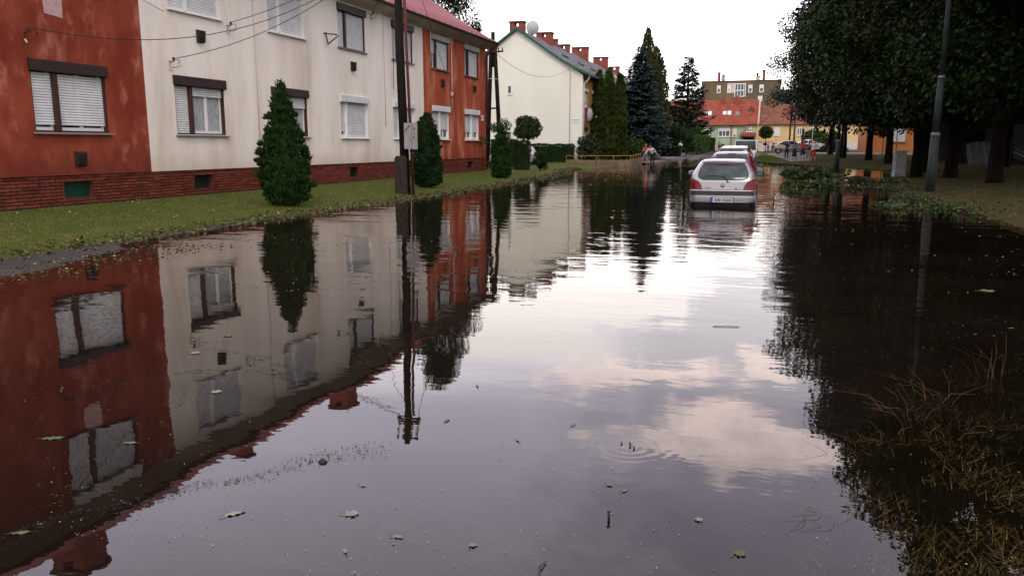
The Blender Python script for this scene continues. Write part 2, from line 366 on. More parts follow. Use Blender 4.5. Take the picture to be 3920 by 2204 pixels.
def top(mb, name, label, cat, group=None, loc=None, **k):
    """a thing that is a single mesh, its origin at its base"""
    if loc is None:
        a = np.array(mb.v); loc = ((a[:, 0].min()+a[:, 0].max())/2, (a[:, 1].min()+a[:, 1].max())/2, a[:, 2].min())
    o = link(bpy.data.objects.new(name, mb.mesh(name, loc))); o.location = loc
    return tag(o, label, cat, group, **k)
def share(name, me, parent, loc=(0, 0, 0), rot=(0, 0, 0), scale=None):
    o = bpy.data.objects.new(name, me); link(o, parent); o.location = loc; o.rotation_euler = rot
    if scale: o.scale = scale
    return o
def leafquads(P, U, V, L_, W_):
    """rhombic leaves: P base points, U long axis, V side axis (unit), L_ length, W_ width"""
    n = len(P); L_ = np.broadcast_to(L_, n)[:, None]; W_ = np.broadcast_to(W_, n)[:, None]
    A = P; B = P+U*L_*.45+V*W_*.5; C = P+U*L_; D = P+U*L_*.45-V*W_*.5
    X = np.stack([A, B, C, D], 1).reshape(-1, 3)
    return X, np.arange(4*n).reshape(n, 4)
def unit(a): return a/np.maximum(np.linalg.norm(a, axis=-1, keepdims=True), 1e-9)
def rdir(n): return unit(rng.normal(size=(n, 3)))
def perp(U):
    r = rdir(len(U)); return unit(np.cross(U, r))

# ------------------------------------------------------------------ ground
def ip(x, xs, ys): return np.interp(x, xs, ys)
def roadz(y): return ip(y, [0, 75, 95, 112, 130, 200, 400], [-.18, -.18, -.05, .3, .55, .6, .7])
def farz(y): return ip(y, [62, 68, 80, 90, 100, 150, 400], [0, .12, .3, .43, .5, .62, .7])
def xG(y): return ip(y, [-20, 7.8, 13, 20, 24, 30, 40, 44, 46, 52, 58, 62, 66, 70, 90, 120, 150, 400], [-9.7, -9.7, -9.85, -9.7, -9.7, -9.85, -10.4, -11.2, -12.0, -12.0, -10.6, -10.5, -10.3, -10.2, -10.7, -12.6, -12.6, -12.6])
def xP(y): return ip(y, [-20, 6, 9, 10, 13, 15, 20, 400], [-8.0, -8.0, -7.9, -7.7, -8.1, -8.6, -8.9, -8.9])
def xE(y): return ip(y, [-20, 2.5, 3.2, 4.3, 5.2, 6.2, 8, 12, 20, 60, 66, 68, 70, 86, 90, 400], [.3, .2, .10, .40, .75, .95, .85, .7, .6, .3, -.6, -1.2, -2.0, -2.2, -2.2, -2.2])
def xR(y): return ip(y, [-20, 10, 16, 19, 25, 29, 31.5, 33, 38, 41, 45, 51, 55, 58, 60, 63, 66, 68, 70, 400], [5.5, 5.0, 4.4, 4.3, 4.1, 4.0, 3.7, 4.2, 4.8, 5.4, 6.6, 7.0, 6.2, 5.0, 3.9, 2.5, 1.0, -.4, -1.6, -1.6])
def nz(x, y, s, seed=0.): return mnoise.noise(Vector((x*s+seed, y*s-seed, seed)))
rows = np.concatenate([np.arange(-14, 2, 1.), np.arange(2, 24, .22), np.arange(24, 60, .5), np.arange(60, 130, 1.2), np.array([135, 145, 160, 200, 260, 400])])
def lawnz_left(x, y):
    g = xG(y); t = np.clip((g-x)/3.6, 0, 1)
    return .012+.23*t**.7+max(0, roadz(y)+.18)*.9
def groundz(x, y):
    x = float(x); y = float(y); rz = float(roadz(y))
    g = float(xG(y)); r_ = float(xR(y)); e = float(xE(y))
    if x <= g: return float(lawnz_left(x, y))
    p = float(xP(y))
    if x <= p and y < 62:      # old footpath, just awash
        path = ip(y, [0, 8.2, 9.6, 11, 14, 18, 62], [.012, .009, .002, -.008, -.014, -.03, -.08])
        t = (x-g)/(p-g); return float(path*(1-t**7)+(-.05)*t**7-.003+.013*nz(x, y, 1.1)+.006*nz(x, y, 3.5))
    if x >= r_: return float(min(.25, .02+.05*(x-r_)) + farz(y))
    if x >= e-1e-4:
        t = min(1, (x-e)/max(.3, (r_-e))); sub = -.075+.03*nz(x, y, .9)
        return float((sub*(1-t**3)+.02*t**3) + farz(y))
    t = min(1, abs(x-e)/.5); ze = groundz(e+1e-6, y)
    return float(rz*t+(1-t)*ze)
def strip(name, fa, fb, n, m, label, cat=None, rws=rows, dz=0, jit=0., power=1.):
    P = []
    for y in rws:
        a = fa(y); b = fb(y)
        if jit: a = a+jit*nz(3, y, 1.1, 2) if fa in JIT else a; b = b+jit*nz(3, y, 1.1, 2) if fb in JIT else b
        P.append([(a+(b-a)*(k/n)**power, y, groundz((a+(b-a)*(k/n)**power), y)+dz) for k in range(n+1)])
    o = MB().grid(P, m).build(name); o['kind'] = 'structure'
    if label: o['label'] = label
    return o
c_ = lambda v: (lambda y: v)
JIT = ()
strip('lawn', c_(-150.), c_(-14.), 12, 'soil_grass', 'ground behind the houses on the left', power=.4)
strip('lawn', c_(-14.), xG, 14, 'soil_grass', 'mown grass strip between the red and cream house and the flood')
strip('footpath', xG, xP, 6, 'asphalt', 'wet asphalt footpath just awash beside the grass')
strip('road', xP, xE, 18, 'road_bed', 'asphalt street under the flood water')
strip('verge', xE, xR, 12, 'underwater_grass', 'drowned grass verge on the right under shallow water', rws=[y for y in rows if y <= 71])
strip('verge', xE, xR, 3, 'soil_grass', 'short grass at the far end of the flood', rws=[y for y in rows if y >= 70])
strip('lawn', xR, c_(22.), 20, 'soil_grass_dry', 'dry shaded grass under the row of trees')
strip('lawn', c_(22.), c_(180.), 8, 'soil_grass_dry', 'ground beyond the park trees', power=1.6)
o = MB().grid([[(-11.95, -12, 0), (9, -12, 0)], [(-11.95, 4, 0), (9, 4, 0)], [(-12.6, 40, 0), (9, 40, 0)], [(-12.6, 62, 0), (9, 62, 0)], [(-10.25, 68, 0), (9, 68, 0)], [(-10.9, 95, 0), (2, 95, 0)], [(-12, 112, 0), (2, 112, 0)]], 'water', False).build('water')
o['kind'] = 'structure'; o['label'] = 'still flood water covering the street'
# pavement beyond the flooded part, left
def sheet(name, poly_rows, m, label, dz=.008, n=6):
    P = []
    for y, a, b in poly_rows: P.append([(a+(b-a)*k/n, y, groundz(a+(b-a)*k/n, y)+dz) for k in range(n+1)])
    o = MB().grid(P, m).build(name); o['kind'] = 'structure'; o['label'] = label
    return o
ys = np.arange(66, 140, 2.)
P = []
for y in ys:
    b = float(xG(y))+.55; a = b-2.6; z = max(.10, float(ip(y, [66, 85, 110, 140], [.06, .14, .42, .62])))
    P.append([(a, y, z), (b-.14, y, z)])
o = MB().grid(P, 'asphalt_dry').build('pavement'); o['kind'] = 'structure'; o['label'] = 'wet pavement rising out of the flood on the far left'
k = MB()
for y0, y1 in zip(ys[:-1], ys[1:]):
    z = max(.10, float(ip(y0, [66, 85, 110, 140], [.06, .14, .42, .62])))+.01
    b0 = float(xG(y0))+.55; b1 = float(xG(y1))+.55
    i = len(k.v); k.v += [(b0-.14, y0, z), (b0, y0, z), (b1, y1, z), (b1-.14, y1, z), (b0-.14, y0, z-.3), (b0, y0, z-.3), (b1, y1, z-.3), (b1-.14, y1, z-.3)]
    for f in ((0, 1, 2, 3), (1, 5, 6, 2), (4, 0, 3, 7)): k.f.append(tuple(i+q for q in f)); k.m.append(k.mi('kerb')); k.sm.append(False)
o = k.build('kerb'); o['kind'] = 'structure'
sheet('road', [(y, -40, 60) for y in (87, 89, 91, 93, 95, 97)], 'asphalt_dry', 'wet grey cross street at the far end', dz=.01, n=60)
sheet('path', [(y, 1.0+(y-70)*-.08, 2.9+(y-70)*.02) for y in (68, 70, 72, 76, 80, 84, 87)], 'asphalt_dry', 'wet path where the onlookers stand', dz=.012)

ys2 = np.arange(67.5, 87.1, .75)
sheet('lawn', [(y, max(float(xR(y)), -1.6)+.02, float(ip(y, [67.5, 71, 80, 87], [.2, .95, .2, -.4]))) for y in ys2], 'soil_grass', 'small green triangle of grass between the flood and the wet path', dz=.006)
# grass blades (stuff)
def blades(name, n, fx, m, hmin, hmax, wid, label, clump=0, par=None):
    xs, ys_ = fx(n); z = np.array([groundz(a, b) for a, b in zip(xs, ys_)])
    P = np.stack([xs, ys_, z-.004], 1); n = len(P); a = rng.uniform(0, 2*np.pi, n); lean = rng.uniform(.15, .8, n)
    U = unit(np.stack([np.cos(a)*lean, np.sin(a)*lean, np.ones(n)], 1)); b = rng.uniform(0, 2*np.pi, n); V = np.stack([np.cos(b), np.sin(b), 0*b], 1)
    h = rng.uniform(hmin, hmax, n)[:, None]
    X = np.stack([P-V*wid/2, P+V*wid/2, P+U*h], 1).reshape(-1, 3)
    o = link(bpy.data.objects.new(name, npmesh(name, X, np.arange(3*n).reshape(n, 3), m)))
    return tag(o, label, 'grass', None, 'stuff')
def fl(n):
    y = 5+35*rng.random(n*2)**1.25; x = rng.uniform(-14, -9.5, n*2); ok = x < np.array([float(xG(v)) for v in y])+.06*rng.normal(size=n*2)
    return x[ok][:n], y[ok][:n]
blades('grass', 70000, fl, 'grass_blade', .02, .055, .012, 'short green grass in front of the red and cream house')
def fr2(n):
    y = 14+40*rng.random(n)**1.2; x = np.array([float(xR(v)) for v in y])+rng.random(n)**1.3*11-.15
    return x, y
blades('grass', 50000, fr2, 'grass_blade_dry', .025, .07, .016, 'dry brown green grass around the lamp post and tree trunks')
def ff(n):
    y = 40+50*rng.random(n); x = np.where(rng.random(n) < .5, rng.uniform(-24, -10.5, n), rng.uniform(-2, 12, n)); return x, y
blades('grass', 26000, ff, 'grass_blade', .03, .08, .04, 'grass on both sides at the far end of the flood')
def fi(n):
    y = rng.uniform(68.5, 87, n); a = np.maximum(np.array([float(xR(v)) for v in y]), -1.6); b = ip(y, [67.5, 71, 80, 87], [.2, .95, .2, -.4]); return a+(b-a)*rng.random(n), y
blades('grass', 9000, fi, 'grass_blade', .04, .09, .05, 'green grass of the small triangle behind the parked cars')
# drowned grass with tips poking through, bottom right
def fw(n):
    y = 2.3+4.6*rng.random(n)**1.9; x = np.array([float(xE(v)) for v in y])+.02+rng.random(n)**.8*(1.0+.55*y)
    k = np.array([nz(a*1., b, 2.3, 4)+.5*nz(a, b, 7, 9) for a, b in zip(x, y)]) > .05*(y-3.2)-.12+.25*(rng.random(n)-.5)
    return x[k], y[k]
xs_, ys_ = fw(46000); n = len(xs_)
P = np.stack([xs_, ys_, np.array([groundz(a, b) for a, b in zip(xs_, ys_)])], 1); a = rng.uniform(0, 6.28, n)
lean = rng.uniform(.4, 2.6, n); U = unit(np.stack([np.cos(a)*lean, np.sin(a)*lean, np.ones(n)], 1)); V = perp(U)
h = rng.uniform(.025, .10, n)[:, None]; w = .0024
X = np.stack([P-V*w, P+V*w, P+U*h], 1).reshape(-1, 3)
X[:, 2] = np.minimum(X[:, 2], .012+.01*rng.random(len(X)))
tag(link(bpy.data.objects.new('drowned_grass', npmesh('drowned_grass', X, np.arange(3*n).reshape(n, 3), 'water_grass'))), 'drowned grass under the clear shallow water at the bottom right', 'grass', None, 'stuff')

# ------------------------------------------------------------------ near terrace house (red / cream / orange)
HX = -14.; H1 = root('terrace_house', (HX, 20, .22), 'two storey rendered house, red then cream then orange, brick plinth and pink metal roof', 'house')
wins = []     # (y0, y1, z0, z1, kind, options)
KC = [9.25, 13.25, 17.25, 21.25, 25.15, 29.1, 32.8, 36.6]
low = [dict(box='dark_brown', fr='brown_frame', cov=(.9, .9)), dict(box='dark_brown', fr='brown_frame', cov=(.90, .90)), dict(box='dark_brown', fr='brown_frame', cov=(1, .17)),
       dict(box='dark_brown', fr='brown_frame', cov=(.16, .28)), dict(box='white_shutter', fr='white_frame', cov=(.86, 1), f=.22), dict(box='white_shutter', fr='white_frame', cov=(1, 1), f=.3),
       dict(box='white_shutter', fr='white_frame', cov=(.66, .66), f=.45), dict(box='white_shutter', fr='white_frame', cov=(.70, .70), f=.5)]
upp = [dict(box='white_shutter', fr='brown_frame', cov=(1, 1)), dict(box='white_shutter', fr='brown_frame', cov=(1, 1), f=.34), dict(box='white_shutter', fr='white_frame', cov=(1, 1), f=.33), dict(box='white_shutter', fr='white_frame', cov=(1, 1), f=.30),
       dict(box='dark_brown', fr='brown_frame', cov=(1, 1), f=.27), dict(box='dark_brown', fr='brown_frame', cov=(1, 1), f=.27), dict(box='grey_box', fr='brown_frame', cov=(.48, 1), f=.27), dict(box='grey_box', fr='brown_frame', cov=(.06, 1), f=.27)]
for k, c in enumerate(KC):
    hw = .94
    wins.append((c-hw, c+hw, 1.77, 3.17, low[k], k, 0)); wins.append((c-hw, c+hw, 4.74, 6.14, upp[k], k, 1))
def wall_sheet(mb, X, ya, yb, za, zb, holes, m, depth=.16, thick=True):
    """front sheet at X facing +X with reveals round each hole"""
    Y = sorted({ya, yb, *[h for q in holes for h in q[:2] if ya < h < yb]}); Z = sorted({za, zb, *[h for q in holes for h in q[2:4] if za < h < zb]})
    for y0, y1 in zip(Y[:-1], Y[1:]):
        for z0, z1 in zip(Z[:-1], Z[1:]):
            cy = (y0+y1)/2; cz = (z0+z1)/2
            if any(h[0] < cy < h[1] and h[2] < cz < h[3] for h in holes): continue
            mb.poly([(X, y0, z0), (X, y1, z0), (X, y1, z1), (X, y0, z1)], m)
    for h in holes:
        if h[0] < ya or h[1] > yb: continue
        y0, y1, z0, z1 = h[:4]; B = X-depth
        mb.poly([(X, y0, z0), (X, y0, z1), (B, y0, z1), (B, y0, z0)], m); mb.poly([(X, y1, z0), (B, y1, z0), (B, y1, z1), (X, y1, z1)], m)
        mb.poly([(X, y0, z0), (B, y0, z0), (B, y1, z0), (X, y1, z0)], m); mb.poly([(X, y0, z1), (X, y1, z1), (B, y1, z1), (B, y0, z1)], m)
holes = [w[:4] for w in wins]
for ya, yb, m in ((1.5, 15.35, 'plaster_red'), (15.35, 31.0, 'plaster_cream'), (31.0, 38.6, 'plaster_orange')):
    mb = MB(); wall_sheet(mb, HX, ya, yb, .89, 6.40, [h for h in holes if ya <= h[0] and h[1] <= yb], m)
    mb.poly([(HX, ya, .89), (HX-.07, ya, .89), (HX-.07, yb, .89), (HX, yb, .89)], m); mb.build('wall', H1)
mb = MB(); mb.box((HX-10.4, 1.5, .1), (HX-10.25, 38.6, 6.4), 'plaster_cream')
for y in (1.5, 38.45):
    mb.prism([(HX-10.25, .1), (HX-.001, .1), (HX-.001, 6.4), (HX-5.2, 10.0), (HX-10.25, 6.4)], 1, y, y+.148, 'plaster_orange' if y > 9 else 'plaster_red')
mb.box((HX-10.2, 1.7, 3.6), (HX-.3, 38.4, 3.7), 'plaster_cream'); mb.build('wall', H1)
# plinth: mortar bed, bricks, bitumen strip, cellar openings
cell = [(12.88, 13.63), (16.85, 17.55), (20.8, 21.5), (24.74, 25.36), (28.7, 29.35), (32.5, 33.1), (36.05, 36.79), (8.9, 9.6), (4.9, 5.6)]
ch = [(a, b, .40, .75) for a, b in cell]
mb = MB(); wall_sheet(mb, HX-.075, 1.5, 38.6, .10, .89, ch, 'mortar', .15); mb.build('plinth', H1)
mb = MB(); mb.prism([(HX-.09, .05), (HX-.025, .05), (HX-.025, .245), (HX-.07, .268), (HX-.09, .268)], 1, 1.5, 38.6, 'bitumen'); mb.build('plinth_base', H1)
for a, b in cell:
    mb = MB(); mb.box((HX-.20, a-.01, .39), (HX-.19, b+.01, .76), 'cellar_green' if a == 12.88 else 'cellar'); p_ = mb.build('cellar_window', H1)
    if a == 12.88: p_['label'] = 'cellar opening closed by a dark green board'
    mb = MB(); mb.box((HX-.16, a, .395), (HX-.02, b, .405), 'mortar'); mb.build('sill', p_)
    if b-a < .72:
        mb = MB(); [mb.box((HX-.12, a+(b-a)*q/4-.006, .405), (HX-.108, a+(b-a)*q/4+.006, .745), 'vent_black') for q in (1, 2, 3)]; mb.build('grille', p_)
bricks = []
for c in range(9):
    z = .272+c*.0685; off = .13*(c % 2); y = 1.5+off-.13
    while y < 38.5:
        a, b = max(y, 1.5), min(y+.248, 38.6)
        segs = [(a, b)]
        for h in ch:
            if h[2] < z+.03 < h[3]:
                segs = [q for s_ in segs for q in ((s_[0], min(s_[1], h[0])), (max(s_[0], h[1]), s_[1])) if q[1]-q[0] > .03]
        bricks += [(q[0], q[1], z) for q in segs]; y += .26
bm_cache = {}
def brick_mesh(l):
    l = round(l, 2)
    if l not in bm_cache:
        mb = MB(); e = .004; mb.prism([(-.05, 0), (.0, 0+e), (.003, .03), (.0, .059-e), (-.05, .059)], 1, e, l-e, 'brick'); bm_cache[l] = mb.mesh('brick')
    return bm_cache[l]
near = sorted([b for b in bricks if 10.6 < b[0]], key=lambda b: b[0])[:295]; ns_ = set(near)
for b in near:
    share('brick', brick_mesh(b[1]-b[0]), H1, (-.028+random.uniform(-.004, .004), b[0]-20, b[2]-.22), (0, 0, random.uniform(-.006, .006)))
mb = MB()
for b in bricks:
    if b in ns_: continue
    x = HX-.028+random.uniform(-.004, .004); mb.box((x-.05, b[0]+.003, b[2]), (x, b[1]-.003, b[2]+.059), 'brick')
tag(mb.build('brick', H1), 'brick red facing bricks of the rest of the plinth', kind='stuff')
# windows
slat_cache = {}
def slat_mesh(l):
    l = round(l, 3)
    if l not in slat_cache:
        slat_cache[l] = MB().prism([(-.010, 0), (.001, .004), (.006, .024), (.001, .045), (-.010, .050)], 1, 0, l, 'white_shutter').mesh('slat')
    return slat_cache[l]
nsl = 0
def window(y0, y1, z0, z1, o, k, up):
    global nsl
    X = HX; f = o.get('f', .31); box = o['box']; fr = o['fr']; bot = z0+.01
    if up and k == 0 or k == 0: indiv = False
    else: indiv = (k, up) in ((1, 0), (2, 0), (2, 1), (3, 1), (4, 0), (1, 1))
    mb = MB(); X1 = X-.03
    jw = .045; ym = y0+(y1-y0)*f; mw = .055 if fr == 'brown_frame' else .035
    for a, b in ((y0, y0+jw), (ym-mw, ym+mw), (y1-jw, y1)): mb.box((X-.13, a+.001, z0+.03), (X1+(.03 if (a != y0 and b != y1) else .0), b-.001, z1-.2), fr)
    mb.box((X-.13, y0+.001, z0+.001), (X1, y1-.001, z0+.03), fr)
    wo = mb.build('window', H1)
    mb = MB(); pr = .055 if box == 'dark_brown' else .07
    mb.prism([(X-.12, z1-.205), (X+pr-.01, z1-.215), (X+pr, z1-.20), (X+pr, z1+.005), (X+pr-.02, z1+.02), (X-.12, z1+.02)], 1, y0-.03, y1+.035, box); mb.build('shutter_box', wo)
    mb = MB(); mb.prism([(X-.03, z0-.03), (X+.075, z0-.045), (X+.08, z0-.022), (X-.03, z0-.002)], 1, y0-.06, y1+.06, 'sill_metal' if fr != 'white_frame' else 'white_frame'); mb.build('sill', wo)
    mb = MB(); mb.box((X-.160, y0, z0), (X-.155, y1, z1), 'pane'); mb.build('pane', wo)
    for pi, (a, b, cv) in enumerate(((y0+jw, ym-mw, o['cov'][0]), (ym+mw, y1-jw, o['cov'][1]))):
        ht = z1-.22-bot-.03; n = int(round(ht*cv/.0545)); zt = z1-.225
        if cv >= 1: n = int(ht/.0545)+1
        me = slat_mesh(b-a-.004)
        if indiv and nsl+n <= 296:
            for j in range(n):
                share('slat', me, wo, (X-.075-H1.location.x, a+.002-20, max(zt-.0545*(j+1), z0+.032)-.22)); nsl += 1
        elif n:
            mb = MB()
            for j in range(n):
                z = max(zt-.0545*(j+1), z0+.032)
                mb.prism([(X-.085, z), (X-.074, z+.004), (X-.069, z+.024), (X-.074, z+.045), (X-.085, z+.050)], 1, a+.002, b-.002, 'white_shutter')
            q = mb.build('slat', wo); q['kind'] = 'stuff'
        if cv < 1:      # white inner window behind
            mb = MB(); t = .05; zt2 = z1-.2; c_y = (a+b)/2
            for p in ((a, a+t), (b-t, b)): mb.box((X-.145, p[0], z0+.035), (X-.115, p[1], zt2), 'white_frame')
            mb.box((X-.144, a+t, z0+.035), (X-.112, b-t, z0+.035+t*1.3), 'white_frame')
            if b-a > .6: mb.box((X-.144, c_y-.045, z0+.1), (X-.105, c_y+.045, zt2), 'white_frame')
            mb.build('inner_frame', wo)
            if cv < .5 and not up:
                mb = MB()
                for u in range(2):
                    aa = a+t if u == 0 else c_y+.05; bb = c_y-.05 if u == 0 else b-t
                    P = [[(X-.150-.003*math.sin(v*2.4+u), aa+(bb-aa)*v/16, z) for v in range(17)] for z in (z0+.1, z1-.2)]
                    mb.grid(P, 'curtain')
                mb.build('curtain', wo)
    return wo
wins.sort(key=lambda w: (w[5], w[6]))
for w in wins: window(*w)
# vents (black gas heater cowls), patch, house number plate, brackets
for y, z in ((13.3, 1.06), (17.35, 4.05), (25.1, 4.02), (32.97, 4.03), (36.89, 4.03)):
    mb = MB(); mb.prism([(HX+.001, z), (HX+.08, z+.02), (HX+.11, z+.30), (HX+.001, z+.32)], 1, y-.12, y+.12, 'vent_black'); v_ = mb.build('vent', H1)
    mb = MB(); [mb.box((HX+.02, y-.11, z+.045+q*.05), (HX+.115, y+.11, z+.055+q*.05), 'cable') for q in range(5)]; mb.build('louvre', v_)
mb = MB(); mb.poly([(HX+.004, 12.78, 4.10), (HX+.004, 13.22, 4.06), (HX+.004, 13.24, 4.62), (HX+.004, 12.76, 4.6)], 'patch_pink'); tag(mb.build('plaster_patch', H1), 'pale pink repaired patch on the red wall')
mb = MB(); mb.box((HX+.002, 37.9, 2.72), (HX+.02, 38.22, 2.98), 'sign_white'); pl = mb.build('number_plate', H1)
mb = MB(); mb.box((HX+.021, 37.95, 2.88), (HX+.023, 38.17, 2.92), 'ink'); mb.box((HX+.021, 37.97, 2.79), (HX+.023, 38.16, 2.85), 'plate_smudge'); mb.build('lettering', pl)
mb = MB(); mb.tube([(HX, 23.3, 5.05), (HX+.35, 23.55, 5.02)], .022, 'rust', 6); mb.tube([(HX+.05, 23.35, 5.08), (HX+.1, 23.4, 4.72)], .022, 'rust', 6); mb.tube([(HX+.1, 23.4, 4.72), (HX+.38, 23.6, 5.0)], .022, 'rust', 6); mb.build('wall_bracket', H1)
def insul(y, z):
    mb = MB(); mb.tube([(HX, y, z), (HX+.14, y, z), (HX+.14, y, z+.1)], .012, 'rust', 6); mb.tube([(HX+.14, y, z+.02), (HX+.14, y, z+.09)], .03, 'rust', 8); b = mb.build('cable_bracket', H1)
    mb = MB(); pts = [(HX+.14+.10*math.sin(t*1.2), y+.05+.10*math.cos(t), z-.05+.09*math.sin(t)) for t in np.linspace(0, 6, 14)]; mb.tube(pts, .007, 'cable', 5)
    mb.tube([(HX+.02, y, z-.12), (HX+.06, y, z-.2)], .022, 'porcelain', 6); mb.build('cable_loop', b)
for y, z in ((12.27, 3.66), (18.45, 4.62), (16.2, 3.49), (26.49, 6.1), (34.05, 3.72)): insul(y, z)
# conduits
for y, z0, z1, m in ((19.6, .95, 6.3, 'conduit'), (27.45, 2.2, 6.3, 'conduit'), (31.75, 4.9, 6.3, 'conduit_white'), (34.05, 3.05, 6.3, 'conduit_white')):
    mb = MB(); mb.tube([(HX+.03, y, z0), (HX+.03, y, z1)], .022 if m == 'conduit_white' else .012, m, 6)
    if y == 34.05: mb.box((HX, y-.07, 3.7), (HX+.08, y+.07, 3.86), m)
    mb.build('conduit', H1)
# roof, cove, gutter, downpipe, chimneys
prof = [(-13.42, 6.56), (-13.95, 6.83), (-14.9, 7.35), (-19.2, 10.25)]
def roof_sheet(prof, ya, yb, m, t=.07, cx=-19.2):
    mb = MB(); full = prof+[(2*cx-x, z) for x, z in reversed(prof[:-1])]
    lowr = [(x, z-t) for x, z in full]
    n = len(full); i = 0
    P = [[(x, y, z) for x, z in full] for y in (ya, yb)]; mb.grid(P, m, False)
    P = [[(x, y, z) for x, z in lowr] for y in (yb, ya)]; mb.grid(P, m, False)
    for y in (ya, yb):
        for a in range(n-1): mb.poly([(full[a][0], y, full[a][1]), (full[a+1][0], y, full[a+1][1]), (lowr[a+1][0], y, lowr[a+1][1]), (lowr[a][0], y, lowr[a][1])], m)
    for q in (0, -1): mb.poly([(full[q][0], ya, full[q][1]), (full[q][0], yb, full[q][1]), (lowr[q][0], yb, lowr[q][1]), (lowr[q][0], ya, lowr[q][1])], m)
    return mb
mb = roof_sheet(prof, 1.2, 38.95, 'roof_metal'); rf = mb.build('roof', H1)
mb = MB()
for y in np.arange(1.8, 38.9, .62):
    for (x0, z0), (x1, z1) in zip(prof[:-1], prof[1:]): mb.prism([(x0, z0+.002), (x0, z0+.022), (x1, z1+.022), (x1, z1+.002)], 1, y, y+.02, 'roof_metal')
mb.build('standing_seams', rf)['kind'] = 'stuff'
mb = MB(); mb.prism([(HX+.002, 6.22), (HX+.10, 6.30), (HX+.46, 6.44), (HX+.50, 6.49), (HX+.02, 6.76)], 1, 1.3, 38.85, 'cove_cream'); mb.build('cove', H1)
mb = MB(); pts = [(-13.44+.085*math.cos(t), 6.52+.085*math.sin(t)) for t in np.linspace(math.pi, 2*math.pi, 8)]
mb.prism([(x, z) for x, z in pts]+[(-13.37, 6.53), (-13.51, 6.53)], 1, 1.2, 39.0, 'gutter'); mb.build('gutter', H1)
mb = MB(); mb.tube([(-13.44, 38.8, 6.45), (-13.5, 38.75, 6.25), (-13.88, 38.48, 5.95), (-13.9, 38.46, 5.7), (-13.9, 38.46, .3)], .06, 'gutter', 10); mb.build('downpipe', H1)
def chimney(house, x, y, zb, zt, wx, wy, cap=True, hole=True, m='chimney_brick'):
    mb = MB(); hz = zt-.12
    if hole:
        mb.box((x-wx/2, y-wy/2, zb), (x+wx/2, y+wy/2, hz-.28), m)
        hw_ = min(.16, wx*.14)
        for s_ in (-1, 1): mb.box((x+s_*wx/2, y-wy/2, hz-.28), (x+s_*hw_, y+wy/2, hz), m)
    else: mb.box((x-wx/2, y-wy/2, zb), (x+wx/2, y+wy/2, hz), m)
    c = mb.build('chimney', house)
    mb = MB(); mb.box((x-wx/2-.06, y-wy/2-.06, hz), (x+wx/2+.06, y+wy/2+.06, zt), 'chimney_cap'); mb.build('cap', c)
chimney(H1, -19.2, 32.4, 9.4, 11.15, 1.0, .9); chimney(H1, -19.2, 16.9, 9.4, 11.15, 1.1, .9); chimney(H1, -19.2, 24.6, 9.4, 10.6, .6, .6, hole=False)

# ------------------------------------------------------------------ second house with the cream gable
H2 = root('gable_house', (-14, 60, .3), 'long house with blank cream gable, green verge, slate roof and brick chimneys', 'house')
p2 = [(-13.55, 6.80), (-14.6, 7.28), (-15.8, 7.98), (-19.2, 10.32)]
mb = MB(); gp = [(-24.4, .2), (-14, .2), (-14, 6.75), (-14.6, 7.12), (-15.8, 7.85), (-19.2, 10.18), (-22.6, 7.85), (-23.8, 7.12), (-24.4, 6.75)]
mb.prism(gp, 1, 60, 60.3, 'plaster_gable'); mb.build('gable_wall', H2)
mb = MB(); mb.prism(gp, 1, 99.7, 100, 'plaster_gable'); mb.box((-24.4, 60.31, .2), (-24.2, 99.69, 6.75), 'plaster_gable'); mb.build('wall', H2)
mb = MB(); hol = []
for y0, y1 in ((60.75, 61.75), (63.2, 64.7), (67.2, 68.7), (71.2, 72.7), (75.2, 76.7), (79.2, 80.7), (83.2, 84.7)): hol += [(y0, y1, 4.4, 5.75), (y0, y1, 1.6, 2.85)]
wall_sheet(mb, -14.02, 60.31, 99.69, .2, 6.75, hol, 'plaster_ochre', .12); mb.build('side_wall', H2)
for h in hol:
    y0, y1, z0, z1 = h; up = z0 > 3
    mb = MB(); X = -14.02
    for a, b, c, d_ in ((y0, y0+.09, z0, z1), (y1-.09, y1, z0, z1), (y0+.09, y1-.09, z0, z0+.09), ((y0+y1)/2-.05, (y0+y1)/2+.05, z0+.09, z1-.2)): mb.box((X-.11, a, c), (X-.05, b, d_), 'white_frame')
    w = mb.build('window', H2)
    mb = MB(); mb.box((X-.118, y0, z0), (X-.112, y1, z1), 'pane'); mb.build('pane', w)
    mb = MB(); mb.box((X-.1, y0-.03, z1-.2), (X+.10, y1+.03, z1+.02), 'white_shutter' if up else 'dark_brown'); mb.build('shutter_box', w)
    if up:
        mb = MB()
        for j in range(13): mb.box((X-.045, y0+.02, z1-.27-j*.062), (X-.03, y1-.02, z1-.215-j*.062), 'white_shutter')
        mb.build('slat', w)['kind'] = 'stuff'
        mb = MB(); mb.box((-14.02, y0-.05, 2.95), (-13.98, y1+.05, 4.32), 'panel_maroon'); mb.build('maroon_panel', H2)
        mb = MB(); mb.box((X-.02, y0-.05, z0-.04), (X+.07, y1+.05, z0-.005), 'white_frame'); mb.build('sill', w)
for a, b, c, d_ in ((-19.97, -19.64, 5.42, 6.09), (-20.1, -19.64, 1.93, 2.6)):
    mb = MB(); t = .06
    for q in ((a, a+t, c, d_), (b-t, b, c, d_), (a+t, b-t, c, c+t), (a+t, b-t, d_-t, d_)): mb.box((q[0], 59.96, q[2]), (q[1], 59.998, q[3]), 'white_frame')
    mb.box((a-.05, 59.93, c-.06), (b+.05, 59.999, c-.01), 'white_frame'); w = mb.build('small_window', H2)
    mb = MB(); mb.box((a+t, 59.985, c+t), (b-t, 59.996, d_-t), 'pane'); mb.build('pane', w)
